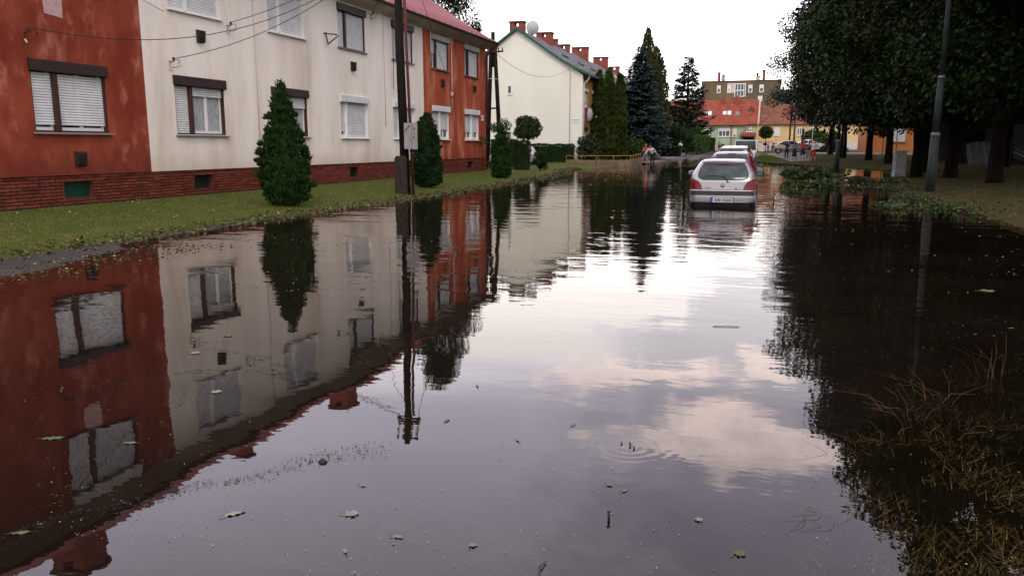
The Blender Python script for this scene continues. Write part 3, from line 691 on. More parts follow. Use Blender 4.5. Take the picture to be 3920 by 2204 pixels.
# slate courses
mb = roof_sheet([(x, z-.05) for x, z in p2], 59.8, 100.1, 'slate', .05); r2 = mb.build('roof', H2)
def at_prof(p, s_):
    seg = [math.dist(a, b) for a, b in zip(p[:-1], p[1:])]; s_ *= sum(seg)
    for (a, b), l in zip(zip(p[:-1], p[1:]), seg):
        if s_ <= l: return (a[0]+(b[0]-a[0])*s_/l, a[1]+(b[1]-a[1])*s_/l)
        s_ -= l
    return p[-1]
mb = MB(); nC = 22
for j in range(nC):
    a = at_prof(p2, j/nC); b = at_prof(p2, min(1, (j+1.15)/nC)); y = 59.82+(j % 2)*.4
    while y < 100:
        y1 = min(y+.8+.0*random.random(), 100.08); jt = random.uniform(0, .012)
        mb.prism([(a[0], a[1]-.03), (a[0], a[1]+.012+jt), (b[0], b[1]-.012+jt), (b[0], b[1]-.045)], 1, y+.01, y1-.01, 'slate'); y = y1
tag(mb.build('slate', r2), kind='stuff')
mb = MB()
for s_ in (1, -1):
    for (x0, z0), (x1, z1) in zip(p2[:-1], p2[1:]):
        X0, X1 = (x0, x1) if s_ == 1 else (-38.4-x0, -38.4-x1)
        mb.prism([(X0, z0-.14), (X0, z0+.045), (X1, z1+.045), (X1, z1-.14)], 1, 59.72, 59.79, 'green_trim')
mb.build('verge_trim', H2)
mb = MB(); mb.prism([(-13.62, 6.66), (-13.45, 6.66), (-13.45, 6.78), (-13.62, 6.78)], 1, 59.8, 100, 'lamp_collar'); mb.build('gutter', H2)
mb = MB(); mb.prism([(-14.0, 6.5), (-13.65, 6.62), (-13.65, 6.70), (-14.0, 6.72)], 1, 60.31, 99.6, 'dark_brown'); mb.build('soffit', H2)
mb = MB(); mb.tube([(-13.53, 60.2, 6.66), (-13.6, 60.2, 6.4), (-13.93, 60.25, 6.1), (-13.95, 60.25, 5.8), (-13.95, 60.25, .4)], .055, 'conduit_white', 8); mb.build('downpipe', H2)
mb = MB(); mb.tube([(-15.1, 59.97, 7.2), (-14.98, 59.97, 6.9), (-14.97, 59.97, .6)], .02, 'cable_pale', 6); mb.build('conduit', H2)
mb = MB(); mb.box((-14.92, 59.975, 3.22), (-14.2, 59.995, 3.47), 'sign_white'); pl = mb.build('street_sign', H2)
mb = MB()
for q, wq in ((0, .06), (.08, .05), (.14, .08), (.24, .07), (.35, .06), (.42, .05), (.49, .07), (.58, .03)): mb.box((-14.85+q, 59.970, 3.38), (-14.85+q+wq*.8, 59.974, 3.43), 'ink')
mb.build('lettering', pl)
for x, y, zt, wx, wy, hole in ((-19.27, 60.35, 10.85, 1.15, .6, True), (-19.2, 67.8, 10.98, 1.35, .8, True), (-19.2, 71.2, 10.85, .42, .5, False), (-19.2, 74.4, 10.75, 1.0, .7, True), (-19.2, 81, 11.25, 1.6, .8, True), (-19.2, 91, 11.3, 1.6, .8, True), (-19.2, 99.2, 11.0, 1.2, .7, True)):
    chimney(H2, x, y, 9.4, zt, wx, wy, True, hole)
mb = MB()
for y, s_ in ((64.5, .52), (68.5, .45), (72.5, .42), (76.5, .38)):
    a = at_prof(p2, s_); b = at_prof(p2, s_+.05)
    mb.prism([(a[0], a[1]), (a[0]+.05, a[1]+.14), (b[0]+.03, b[1]+.12), (b[0], b[1])], 1, y, y+1.1, 'moss')
mb.build('roof_vent', r2)
mb = MB(); mb.prism([(-15.9, 7.8), (-16.1, 9.0), (-17.4, 9.05)], 1, 88, 90.2, 'yellow_wall'); mb.build('dormer', H2)
def dish(loc, r, aim, label, name='satellite_dish'):
    rt = root(name, loc, label, 'satellite dish', rz=aim)
    mb = MB(); P = []
    for i in range(7):
        q = r*i/6; P.append([(q*math.cos(t), -.0+.35*q*q/r, .55+q*1.08*math.sin(t)) for t in np.linspace(0, 2*math.pi, 25)])
    mb.grid(P, 'dish'); mb.build('reflector', rt, False)
    mb = MB(); mb.tube([(0, .12, 0), (0, .1, .55)], .03, 'lamp_collar', 6); mb.build('mast', rt, False)
    mb = MB(); mb.tube([(0, .05, .15), (0, -.45, .35)], .012, 'lamp_collar', 5); mb.tube([(0, -.42, .33), (0, -.5, .42)], .04, 'conduit_white', 8); mb.build('feed_arm', rt, False)
dish((-17.95, 60.0, 9.75), .5, 0.35, 'round white satellite dish standing on the slate roof beside the gable top')
dish((-13.75, 62.0, 3.3), .48, 1.2, 'satellite dish fixed low on the ochre wall beside the tall thujas')

# ------------------------------------------------------------------ row at the end of the street
def tiles(mb, x0, x1, ya, za, yb, zb, m, nx, nr):
    for j in range(nr):
        t0 = j/nr; t1 = min(1, (j+1.2)/nr); A = (ya+(yb-ya)*t0, za+(zb-za)*t0); B = (ya+(yb-ya)*t1, za+(zb-za)*t1)
        for i in range(nx):
            a = x0+(x1-x0)*i/nx+.01; b = x0+(x1-x0)*(i+1)/nx-.01; h = random.uniform(.04, .06)
            mb.poly([(a, A[0], A[1]+h), (b, A[0], A[1]+h), (b, B[0], B[1]+.005), (a, B[0], B[1]+.005)], m)
            mb.poly([(a, A[0], A[1]), (b, A[0], A[1]), (b, A[0], A[1]+h), (a, A[0], A[1]+h)], m)
def flat_win(house, x0, x1, z0, z1, Y, mull=(), fr='white_frame', pane='pane_far', shutter=0., t=.09, sill=True):
    mb = MB()
    for q in ((x0, x0+t, z0, z1), (x1-t, x1, z0, z1), (x0+t, x1-t, z0, z0+t), (x0+t, x1-t, z1-t, z1)): mb.box((q[0], Y-.06, q[2]), (q[1], Y-.001, q[3]), fr)
    for f in mull: xm = x0+(x1-x0)*f; mb.box((xm-.06, Y-.055, z0+t), (xm+.06, Y-.002, z1-t), fr)
    w = mb.build('window', house)
    mb = MB(); mb.box((x0+t, Y-.02, z0+t), (x1-t, Y-.003, z1-t), pane); mb.build('pane', w)
    if shutter:
        mb = MB(); mb.box((x0+t, Y-.045, z1-t-(z1-z0-2*t)*shutter), (x1-t, Y-.021, z1-t), 'white_shutter'); mb.build('shutter', w)
    if sill: mb = MB(); mb.box((x0-.1, Y-.12, z0-.08), (x1+.1, Y-.061+.06, z0-.01), fr); mb.build('sill', w)
GX = lambda c: -3.0+(c-1190)*.01775
GZ = lambda c: 5.1-(c-900)*.01775
G = root('green_house', (-9, 140, .6), 'pale green house with orange red tiled roof and skylights at the street end', 'house')
mb = MB(); mb.box((-20, 140, .4), (-3.1, 150, 1.45), 'pink_wall'); mb.build('plinth', G)
mb = MB(); mb.box((-20, 140.03, 1.45), (-3.1, 149.9, 5.0), 'green_wall'); mb.build('wall', G)
mb = MB(); mb.prism([(139.5, 4.93), (145, 9.2), (150.5, 4.93)], 0, -20, -2.95, 'red_tile'); rg = mb.build('roof', G)
mb = MB(); tiles(mb, -20, -2.95, 139.5, 4.94, 145, 9.22, 'red_tile', 60, 17); mb.build('tile', rg)['kind'] = 'stuff'
mb = MB(); mb.box((-20, 139.42, 4.86), (-4.5, 139.56, 4.98), 'orange_pipe'); mb.build('gutter', G)
mb = MB(); mb.tube([(GX(965), 139.85, 4.9), (GX(965), 139.85, 1.2)], .07, 'orange_pipe', 6); mb.tube([(GX(1140), 139.7, 4.9), (GX(1110), 139.8, 4.4), (GX(1055), 139.85, GZ(985)), (GX(1052), 139.85, 2.6)], .06, 'orange_pipe', 6); mb.build('downpipe', G)
flat_win(G, GX(845), GX(948), GZ(1020), GZ(945), 140.03, (.36, .64), shutter=.3); flat_win(G, GX(973), GX(1010), GZ(1020), GZ(945), 140.03, shutter=.85)
flat_win(G, GX(725), GX(772), GZ(1020), GZ(945), 140.03, shutter=.95); flat_win(G, GX(1100), GX(1146), GZ(975), GZ(925), 140.03, (.5,), shutter=.6)
mb = MB(); mb.prism([(138.7, GZ(1022)), (138.7, GZ(1000)), (140.02, GZ(985)), (140.02, GZ(1018))], 0, GX(1048), GX(1184), 'red_tile'); mb.build('porch_roof', G)
mb = MB(); mb.box((GX(1072), 139.94, 1.0), (GX(1172), 140.02, GZ(1020)), 'cellar'); mb.build('door', G)
mb = MB(); mb.box((GX(868), 139.94, 1.0), (GX(900), 139.99, GZ(1088)), 'cellar'); mb.build('cellar_window', G)
sl_ = (9.2-4.93)/5.5
for a, b, c, d_ in ((693, 722, 830, 787), (730, 768, 830, 787), (868, 905, 825, 787), (911, 950, 827, 785), (990, 1020, 828, 800)):
    z0 = GZ(c)+.1; z1 = GZ(d_)+.1; y0 = 139.5+(z0-4.93)/sl_; y1 = 139.5+(z1-4.93)/sl_
    mb = MB(); mb.prism([(y0, z0), (y0-.07, z0+.09), (y1-.07, z1+.09), (y1, z1)], 0, GX(a), GX(b), 'grey_box'); s_ = mb.build('skylight', rg)
    mb = MB(); mb.poly([(GX(a)+.08, y0-.02, z0+.15), (GX(b)-.08, y0-.02, z0+.15), (GX(b)-.08, y1-.09, z1+.07), (GX(a)+.08, y1-.09, z1+.07)], 'gate_white' if a != 990 else 'pane_far'); mb.build('pane', s_)
mb = MB(); zc = GZ(778); yc = 139.5+(zc-4.93)/sl_
mb.poly([(GX(1088), yc-.2, GZ(790)), (GX(1130), yc-1.2, GZ(820)), (GX(1172), yc-.2, GZ(790)), (GX(1132), yc-.6, GZ(735))], 'brown_tile')
mb.poly([(GX(1088), yc-.2, GZ(790)), (GX(1132), yc-.6, GZ(735)), (GX(1132), yc+1.6, GZ(735))], 'red_tile'); mb.poly([(GX(1172), yc-.2, GZ(790)), (GX(1132), yc+1.6, GZ(735)), (GX(1132), yc-.6, GZ(735))], 'red_tile'); mb.build('dormer', rg)
for a, b, t, zb in ((850, 878, 640, 8.2), (968, 1008, 633, 8.4)):
    mb = MB(); mb.box((GX(a), 143.9, zb-.6), (GX(b), 144.6, GZ(t)), 'red_tile'); mb.build('chimney', rg)
mb = MB(); mb.prism([(139.4, 4.9), (139.4, 5.15), (145, 9.5), (145, 9.2)], 0, -2.9, -2.65, 'pink_wall'); mb.build('parapet', G)
Yh = root('yellow_house', (4, 140, .6), 'yellow house with brown tiled roof and white basement at the street end', 'house')
mb = MB(); mb.box((-3.08, 140.02, .4), (22, 149, 2.05), 'white_wall'); mb.build('plinth', Yh)
mb = MB(); mb.box((-3.08, 140.05, 2.05), (22, 148.9, 4.95), 'yellow_wall'); mb.build('wall', Yh)
mb = MB(); mb.prism([(139.6, 4.88), (145, 8.3), (150, 4.88)], 0, -2.6, 22.3, 'brown_tile'); ry = mb.build('roof', Yh)
mb = MB(); tiles(mb, -2.6, 22.3, 139.6, 4.9, 145, 8.32, 'brown_tile', 84, 15); mb.build('tile', ry)['kind'] = 'stuff'
mb = MB(); mb.box((GX(1210), 139.93, 2.05), (GX(1350), 140.01, 2.14), 'orange_wall'); mb.build('string_course', Yh)
for a, b in ((1255, 1303), (1335, 1382), (1430, 1475)):
    flat_win(Yh, GX(a)-.1, GX(b)+.1, GZ(1110), GZ(1072), 140.02, (), 'white_frame', 'cellar', sill=False)
for a, b in ((1350, 1394), (1232, 1275), (1548, 1588), (1660, 1710)): flat_win(Yh, GX(a), GX(b), GZ(1012), GZ(938), 140.05, (.5,) if a > 1500 else (), shutter=.95 if a < 1500 else .1)
mb = MB(); mb.box((GX(1325), 144.6, 7.6), (GX(1352), 145.2, 8.75), 'red_tile'); mb.build('chimney', ry)
TX = lambda c: -16.2+(c-690)*.02284
TZ = lambda c: 15.4-(c-515)*.02284
T = root('apartment_block', (-8, 185, .6), 'tall flat topped olive brown apartment block behind the tiled roofs', 'building')
mb = MB(); mb.box((-16.2, 185, .4), (.6, 197, 15.35), 'tower_brown'); mb.build('wall', T)
mb = MB(); mb.box((-16.3, 184.9, 15.35), (.7, 197.1, 15.5), 'mortar'); mb.build('roof_edge', T)
mb = MB(); mb.box((.62, 188, .4), (5, 197, TZ(600)), 'pane_far'); mb.box((3, 186, .4), (6, 190, TZ(620)), 'white_wall'); mb.build('side_wing', T)
for a, b in ((838, 873), (935, 966), (1130, 1167), (1231, 1270)):
    flat_win(T, TX(a), TX(b), TZ(626), TZ(555), 185, (), shutter=.42, sill=False, t=.16)
flat_win(T, TX(1222), TX(1262), TZ(710), TZ(660), 185, (), shutter=.9, sill=False)
mb = MB(); mb.box((TX(935), 184.97, TZ(626)), (TX(1008), 184.995, TZ(536)), 'white_wall'); mb.build('white_patch', T)
flat_win(T, TX(1003), TX(1106), TZ(664), TZ(540), 184.96, (.28, .55, .82), t=.16, sill=False)
mb = MB(); mb.box((TX(1010), 184.86, TZ(608)), (TX(1095), 184.89, TZ(600)), 'white_frame'); mb.build('transom', T)
for a, b, t, m in ((838, 861, 433, 'chimney_brick'), (878, 892, 455, 'cellar'), (892, 906, 455, 'white_wall'), (1195, 1215, 447, 'chimney_brick'), (1205, 1230, 476, 'white_wall'), (1252, 1277, 422, 'chimney_brick')):
    mb = MB(); mb.box((TX(a), 186-(.3 if m == 'white_wall' else 0), 15.5), (TX(b), 187.2, TZ(t)), m); c = mb.build('chimney', T)
    mb = MB(); mb.box((TX(a)-.04, 185.6, TZ(t)), (TX(b)+.04, 187.3, TZ(t)+.12), 'chimney_cap'); mb.build('cap', c)
# orange building behind the trunks, right
O = root('orange_building', (14, 95, .4), 'orange building with a large white gate seen between the dark trunks', 'building')
mb = MB(); mb.box((9.3, 95, .3), (24, 103, 4.6), 'orange_wall'); mb.build('wall', O)
mb = MB(); mb.prism([(94.7, 4.55), (99, 6.6), (103.3, 4.55)], 0, 9.1, 24.2, 'red_tile'); mb.build('roof', O)
g_ = None
mb = MB(); mb.box((11.7, 94.93, 1.9), (13.2, 94.99, 3.4), 'gate_white'); g_ = mb.build('gate', O)
for q in range(14): mb = MB(); mb.box((11.72+q*.106, 94.90, 1.92), (11.76+q*.106, 94.928, 3.38), 'grey_box'); mb.build('slat', g_)
mb = MB(); mb.box((11.6, 94.9, 1.75), (13.3, 95.0, 1.88), 'brown_tile'); mb.build('sill', O)
mb = MB(); mb.box((11.75, 94.92, 1.1), (12.05, 94.99, 1.4), 'cellar'); mb.build('cellar_window', O)
mb = MB(); mb.box((9.3, 94.95, .3), (24, 94.999, .75), 'mortar'); mb.build('plinth', O)
# dark building on the right behind the park
D = root('dark_building', (21, 70, .3), 'dark grey building in deep shade behind the park trees with an arched opening', 'building')
mb = MB(); x0, x1 = 12.6, 15.
pts = [(11.6, .2), (12.9, .2), (12.9, 2.6)]+[(13.9-1.0*math.cos(t), 2.6+.7*math.sin(t)) for t in np.linspace(.2, math.pi-.2, 7)]+[(14.9, 2.6), (14.9, .2), (34, .2), (34, 9), (11.6, 9)]
mb.prism(pts, 1, 68, 68.5, 'dark_wall'); mb.box((12.7, 69.5, .2), (15.2, 69.7, 3.6), 'cellar'); mb.build('wall', D)
mb = MB(); mb.box((11.4, 67.6, 9), (34.2, 78, 9.3), 'dark_wall'); mb.build('roof', D)
for q in (18, 21, 24, 27):
    mb = MB(); mb.box((q, 67.93, 2.6), (q+1.6, 67.99, 4.2), 'tarp_dark'); w = mb.build('window', D); mb = MB(); mb.box((q+.1, 67.90, 2.7), (q+1.5, 67.92, 4.1), 'pane'); mb.build('pane', w)

# ------------------------------------------------------------------ vegetation
def crown_mesh(name, centers, radii, nleaf, L_, W_, m, flat=.75, up=.3, bright=None):
    """leaf clumps: each centre gets a shell of leaves pointing outward and drooping"""
    C_ = np.asarray(centers, float); r_ = np.asarray(radii, float); k = len(C_)
    idx = rng.choice(k, nleaf, p=(r_**2)/(r_**2).sum())
    D_ = rdir(nleaf); rad = r_[idx]*(rng.random(nleaf)**.35)
    P = C_[idx]+D_*rad[:, None]*np.array([1, 1, flat])
    U = unit(D_*.8+rdir(nleaf)*.7+np.array([0, 0, -.35])); Nn = unit(D_*.6+rdir(nleaf)*.6+np.array([0, 0, up])); V = unit(np.cross(U, Nn))
    s_ = rng.uniform(.7, 1.3, nleaf)
    X, F = leafquads(P, U, V, L_*s_, W_*s_)
    return npmesh(name, X, F, m)
def column_cloud(prof, n, lobes=9, amp=.12, jag=.05, seed=0, lean=(0, 0)):
    """points on a lumpy surface of revolution; prof = [(t,r)] , t height; returns P, outward N"""
    ts = np.array([p[0] for p in prof]); rs = np.array([p[1] for p in prof])
    t = rng.uniform(0, 1, n*3); tt = ts[0]+(ts[-1]-ts[0])*t; rr = np.interp(tt, ts, rs); keep = rng.random(n*3) < (rr/rs.max()+.06); tt = tt[keep][:n]; rr = rr[keep][:n]; n = len(tt)
    a = rng.uniform(0, 2*np.pi, n)
    lump = np.array([mnoise.noise(Vector((math.cos(q)*1.6+seed, math.sin(q)*1.6, h*2.1/max(rs.max(), .3)*.55))) for q, h in zip(a, tt)])
    lump2 = np.array([mnoise.noise(Vector((math.cos(q)*5+seed, math.sin(q)*5, h*5.5/max(rs.max(), .3)*.45))) for q, h in zip(a, tt)])
    depth = rng.random(n)**2.2*.30
    r2 = rr*(1+amp*2.2*lump+amp*1.1*lump2-depth)+jag*rng.normal(size=n)*.5
    P = np.stack([np.cos(a)*r2+lean[0]*tt, np.sin(a)*r2+lean[1]*tt, tt], 1); Nn = np.stack([np.cos(a), np.sin(a), 0*a+.25], 1)
    return P, unit(Nn)
def sprays(name, P, Nn, m, L_, W_, upward=.9, spread=.5):
    n = len(P); U = unit(Nn*.6+np.array([0, 0, upward])+rdir(n)*spread); V = unit(np.cross(U, unit(Nn+rdir(n)*.8))); s_ = rng.uniform(.6, 1.4, n)
    X, F = leafquads(P, U, V, L_*s_, W_*s_); return npmesh(name, X, F, m)
def core(mb, prof, k, m, lean=(0, 0), n=10):
    P = [[(math.cos(w)*r*k+lean[0]*t, math.sin(w)*r*k+lean[1]*t, t) for w in np.linspace(0, 2*math.pi, n+1)] for t, r in prof]; mb.grid(P, m)
def plant(name, loc, label, cat, foliage, prof=None, m='thuja', trunk=None, group=None, ck=.66, fname='foliage'):
    rt = root(name, loc, label, cat, group)
    link(bpy.data.objects.new(fname, foliage), rt)
    mb = MB()
    if trunk: mb.tube(*trunk)
    if prof: core(mb, prof, ck, m)
    mb.build('stem', rt, False)
    return rt
def thuja(loc, prof, n, m, label, seed, L_=.085, W_=.035, name='thuja', group=None, amp=.12, cat='thuja'):
    R0 = max(p_[1] for p_ in prof); H0 = prof[-1][0]; k = int(26*H0/R0) if H0/R0 < 6 else 150
    C_, N0 = column_cloud(prof, k, amp=amp*.9, seed=seed); rad = R0*rng.uniform(.13, .27, len(C_))*(1-.45*C_[:, 2]/H0)
    ix = rng.integers(0, len(C_), n); D_ = rdir(n); D_[:, 2] = np.abs(D_[:, 2])*.8-.25; D_ = unit(D_+N0[ix]*.6)
    P = C_[ix]+D_*(rad[ix]*rng.random(n)**.4)[:, None]-N0[ix]*rad[ix][:, None]*.5; P[:, 2] = np.maximum(P[:, 2], .02); Nn = unit(D_+N0[ix]*.5)
    P2, N2 = column_cloud([(a, b*.86) for a, b in prof], n//2, amp=amp, seed=seed); P = np.concatenate([P, P2]); Nn = np.concatenate([Nn, N2])
    return plant(name, loc, label, cat, sprays('foliage', P, Nn, m, L_, W_), [(t*.96, r) for t, r in prof], m, ([(0, 0, -.1), (0, 0, prof[-1][0]*.8)], .05, 'bark', 6), group)
G1 = 'small thujas on the grass strip'
thuja((-10.84, 16.1, .12), [(0, .30), (.12, .52), (.5, .60), (1.0, .56), (1.5, .46), (2.0, .31), (2.4, .17), (2.65, .08), (2.82, .01)], 15000, 'thuja', 'largest cone shaped thuja, in front of the cream wall left of the dark pole', 1, group=G1)
thuja((-10.95, 24.4, .12), [(0, .22), (.1, .42), (.5, .47), (1.0, .46), (1.5, .42), (1.95, .34), (2.2, .22), (2.38, .02)], 11000, 'thuja_b', 'blunt dense thuja just right of the grey meter box', 5, group=G1)
thuja((-11.15, 32.6, .12), [(0, .26), (.1, .42), (.5, .44), (1.0, .39), (1.5, .27), (1.9, .14), (2.15, .02)], 8000, 'thuja', 'small pointed thuja by the far end of the orange wall', 9, group=G1)
GT = 'tall columnar thujas in the corner garden'
for i, (x, y, h, r, lb) in enumerate(((-13.55, 63.9, 7.0, .70, 'leftmost of the tall columnar thujas beside the ochre house wall'), (-12.85, 64.4, 7.25, .68, 'second and tallest of the columnar thujas beside the ochre wall'), (-13.25, 63.1, 5.5, .68, 'shorter thuja in front of the columnar pair'), (-12.1, 65.2, 6.8, .64, 'rightmost columnar thuja next to the blue spruce'))):
    thuja((x, y, .3), [(0, r*.9), (h*.25, r), (h*.6, r*.85), (h*.85, r*.55), (h*.96, r*.25), (h, .02)], 9000, 'thuja_tall', lb, 20+i, .22, .09, 'columnar_thuja', GT, .10)
# young stemmed tree at the house corner
cc = [(random.gauss(0, .25), random.gauss(0, .25), random.uniform(1.5, 2.5)) for _ in range(14)]+[(random.gauss(0, .2), random.gauss(0, .15), random.uniform(.3, 1.5)) for _ in range(10)]
plant('young_tree', (-13.1, 38.0, .2), 'thin loose leaved young tree at the corner of the orange wall', 'tree', crown_mesh('foliage', cc, [random.uniform(.12, .3) for _ in cc], 2600, .09, .06, 'shrub'), None, 'shrub', ([(0, 0, -.1), (.03, 0, 1.2), (-.02, 0, 2.2)], [.03, .022, .01], 'bark', 6))
# ball headed tree in front of the gable
def ball(name, loc, r, hs, label, n=7000, leaf=.14, m='hedge', flat=.9, cat='tree'):
    cs = []
    for _ in range(46):
        d_ = rdir(1)[0]; cs.append(tuple(d_*np.array([r*.62, r*.62, r*.62*flat])+np.array([0, 0, hs])))
    fo = crown_mesh('crown', cs, [random.uniform(.30, .44)*r for _ in cs], n, leaf, leaf*.7, m)
    return plant(name, loc, label, cat, fo, None, m, ([(0, 0, -.1), (.02, .0, hs*.6), (0, 0, hs)], [.07, .055, .04], 'bark', 7), None, fname='crown')
ball('ball_tree', (-17.12, 56, .25), 1.05, 2.5, 'round ball headed tree in front of the blank cream gable', 8000, .15, 'shrub')
ball('ball_tree', (-1.32, 125, .55), 1.05, 2.85, 'small ball headed street tree in front of the yellow house', 6000, .17, 'hedge', .92)
# clipped hedges and shrubs
def hedge(name, a, b, w, h, label, n, m='hedge', leaf=.10, z0=.15, top_light=False, cat='hedge', rough=.05):
    a = np.array(a, float); b = np.array(b, float); d_ = b-a; l = np.linalg.norm(d_); u = d_/l; v = np.array([-u[1], u[0]])
    rt = root(name, (*((a+b)/2), z0), label, cat)
    areas = np.array([l*h, l*h, w*h, w*h, l*w]); f = rng.choice(5, n, p=areas/areas.sum()); s_ = rng.uniform(-.5, .5, n)*l; q = rng.uniform(-.5, .5, n)*w; z = rng.uniform(0, h, n)
    q = np.where(f == 0, -w/2, np.where(f == 1, w/2, q)); s_ = np.where(f == 2, -l/2, np.where(f == 3, l/2, s_)); z = np.where(f == 4, h, z)
    Nn = np.zeros((n, 3)); Nn[f == 0, :2] = -v; Nn[f == 1, :2] = v; Nn[f == 2, :2] = -u; Nn[f == 3, :2] = u; Nn[f == 4, 2] = 1
    lump = np.array([mnoise.noise(Vector((a_*1.3+l, b_*1.3, c_v*1.3))) for a_, b_, c_v in zip(s_, q, z)])
    P = np.stack([u[0]*s_+v[0]*q, u[1]*s_+v[1]*q, z], 1)+Nn*(rough*2.2*lump-rng.random(n)**2*.12+rng.normal(size=n)*rough*.5)[:, None]
    X, F = leafquads(P, unit(Nn*.7+rdir(n)*.7+np.array([0, 0, .4])), perp(Nn+.01), leaf*rng.uniform(.6, 1.3, n), leaf*.55)
    link(bpy.data.objects.new('foliage', npmesh('foliage', X, F, m)), rt)
    mb = MB(); c = [(-l/2+.08, -w/2+.08), (l/2-.08, -w/2+.08), (l/2-.08, w/2-.08), (-l/2+.08, w/2-.08)]
    mb.prism([(u[0]*p+v[0]*q_, u[1]*p+v[1]*q_) for p, q_ in c], 2, .0, h-.1, m); mb.build('inner_growth', rt, False)
    return rt
hedge('hedge', (-18.6, 58.5), (-14.3, 58.5), .8, 1.25, 'low clipped hedge along the foot of the cream gable', 9000, z0=.28)
hedge('hedge', (-16.9, 47.5), (-15.25, 47.6), .6, 1.68, 'narrow upright clipped hedge end beside the parked car', 5000, z0=.15, leaf=.09)
hedge('hedge', (-13.3, 41.2), (-12.6, 41.6), .5, 1.5, 'clipped bush behind the small pointed thuja', 3500, z0=.2, leaf=.09)
hedge('hedge', (-10.6, 81), (-8.9, 81), 1.0, 1.0, 'low flat topped hedge behind the woman in the striped top', 4500, z0=.42, m='hedge', leaf=.13)
hedge('hedge', (-10.6, 110), (-9.6, 121), 1.2, 2.2, 'clipped light green hedge row near the green house', 7000, z0=.55, m='hedge_light', leaf=.2)
hedge('hedge', (-10.9, 128), (-9.0, 128.5), 1.2, 1.9, 'far clipped hedge behind the woman in the beige dress', 3500, z0=.6, m='hedge_light', leaf=.2)
def shrubby(loc, r, h, label, n, m='shrub', leaf=.1, name='shrub', k=26, cat='shrub'):
    cs = []; rs = []
    for _ in range(k):
        a = random.uniform(0, 6.28); z = random.random(); q = math.sqrt(max(0, 1-(z*1.0-.35)**2/.5))*.65*math.sqrt(random.random())
        cs.append((r*q*math.cos(a), r*q*math.sin(a), h*(.12+z*.72))); rs.append(random.uniform(.26, .42)*min(r, h*.6))
    P, Nn = None, None
    fo = crown_mesh('foliage', cs, rs, n, leaf, leaf*.6, m, .9)
    return plant(name, loc, label, cat, fo, None, m, ([(0, 0, -.1), (0, 0, h*.6)], [.05, .03], 'bark', 6))
shrubby((-12.28, 42.7, .15), .46, 1.25, 'small dark rounded shrub on the grass in front of the gable hedge', 4500, 'hedge', .08)
shrubby((-13.35, 59.6, .25), 1.05, 2.2, 'wide dark bush at the corner of the cream gable behind the orange rail', 7000, 'shrub', .16)
shrubby((-11.4, 69.5, .35), 1.1, 1.7, 'leafy green bush behind the low wall beneath the blue spruce', 6000, 'hedge_light', .15)
shrubby((-11.3, 95, .4), 1.75, 4.1, 'big rounded clipped evergreen behind the striped woman', 15000, 'hedge', .18)
shrubby((-10.6, 104, .45), 1.4, 3.3, 'mid green bush between the big evergreen and the light hedge', 6000, 'hedge', .2)
shrubby((-10.1, 112, .5), .8, 3.9, 'pointed light green shrub rising above the far hedges', 5000, 'hedge_light', .2)
shrubby((4.4, 103, .4), 2.0, 3.0, 'large loose olive green bush behind the group of onlookers', 8000, 'hedge_light', .22)
shrubby((6.4, 99, .4), 1.5, 2.6, 'dark bush beside the silver saloon car under the trees', 6000, 'shrub', .2)
# conifers
def conifer(name, loc, H, Rb, label, m, levels, per, nspray, droop, sl, sw, bare=.04, seed=0, gappy=0., cat='tree', tipup=.2, powr=.85):
    rt = root(name, loc, label, cat); Ps = []; Us = []; Vs = []; rr = random.Random(seed)
    mb = MB()
    for i in range(levels):
        t = bare+(1-bare)*(i+.5)/levels; z = t*H; rad = Rb*(1-t)**powr+.08
        if t < .12: rad *= .82
        for j in range(per):
            a = rr.uniform(0, 6.283); r_ = rad*rr.uniform(.78, 1.12)*(1-gappy*rr.random()); zz = z+rr.uniform(-.5, .5)*H/levels
            e = np.array([math.cos(a), math.sin(a), 0]); k = max(6, int(nspray*r_/Rb))
            s_ = rng.random(k)**.7; P = e*(r_*s_)[:, None]; P[:, 2] = zz-droop*r_*s_+tipup*r_*s_**2.5
            side = np.array([-e[1], e[0], 0]); off = rng.uniform(-1, 1, k)*(.10+.20*r_*(1-s_)*s_*2)
            P = P+side*off[:, None]; P[:, 2] -= np.abs(off)*.35*rng.random(k)
            Ps.append(P); Us.append(unit(e*.7+side*np.sign(off)[:, None]*.55+np.array([0, 0, -.25])+rdir(k)*.3)); Vs.append(unit(np.cross(Us[-1], np.array([0, 0, 1.])+rdir(k)*.6)))
            if j % 2 == 0: mb.tube([(0, 0, zz), tuple(e*r_*.5+np.array([0, 0, zz-droop*r_*.5])), tuple(e*r_*.92+np.array([0, 0, zz-droop*r_*.9+tipup*r_*.7]))], [.05*(1-t)+.012, .03*(1-t)+.01, .006], 'bark', 4)
    P = np.concatenate(Ps); U = np.concatenate(Us); V = np.concatenate(Vs); n = len(P)
    X, F = leafquads(P, U, V, sl*rng.uniform(.6, 1.3, n), sw*rng.uniform(.7, 1.2, n))
    link(bpy.data.objects.new('foliage', npmesh('foliage', X, F, m)), rt)
    mb.build('branches', rt, False)['kind'] = 'stuff'
    mb = MB(); mb.tube([(0, 0, -.2), (0, 0, H*.5), (0, 0, H*.98)], [Rb*.07+.06, Rb*.04+.04, .015], 'bark', 8); mb.build('trunk', rt, False)
    return rt
conifer('blue_spruce', (-12.9, 80, .4), 10.7, 4.0, 'big blue grey spruce in the corner garden, tallest conifer in front', 'spruce_blue', 36, 17, 66, .28, .36, .16, seed=3, powr=.8)
P, Nn = column_cloud([(0, 1.3), (4, 1.6), (7, 1.35), (9.5, .85), (11.6, .35), (12.8, .02)], 13000, amp=.2, seed=31)
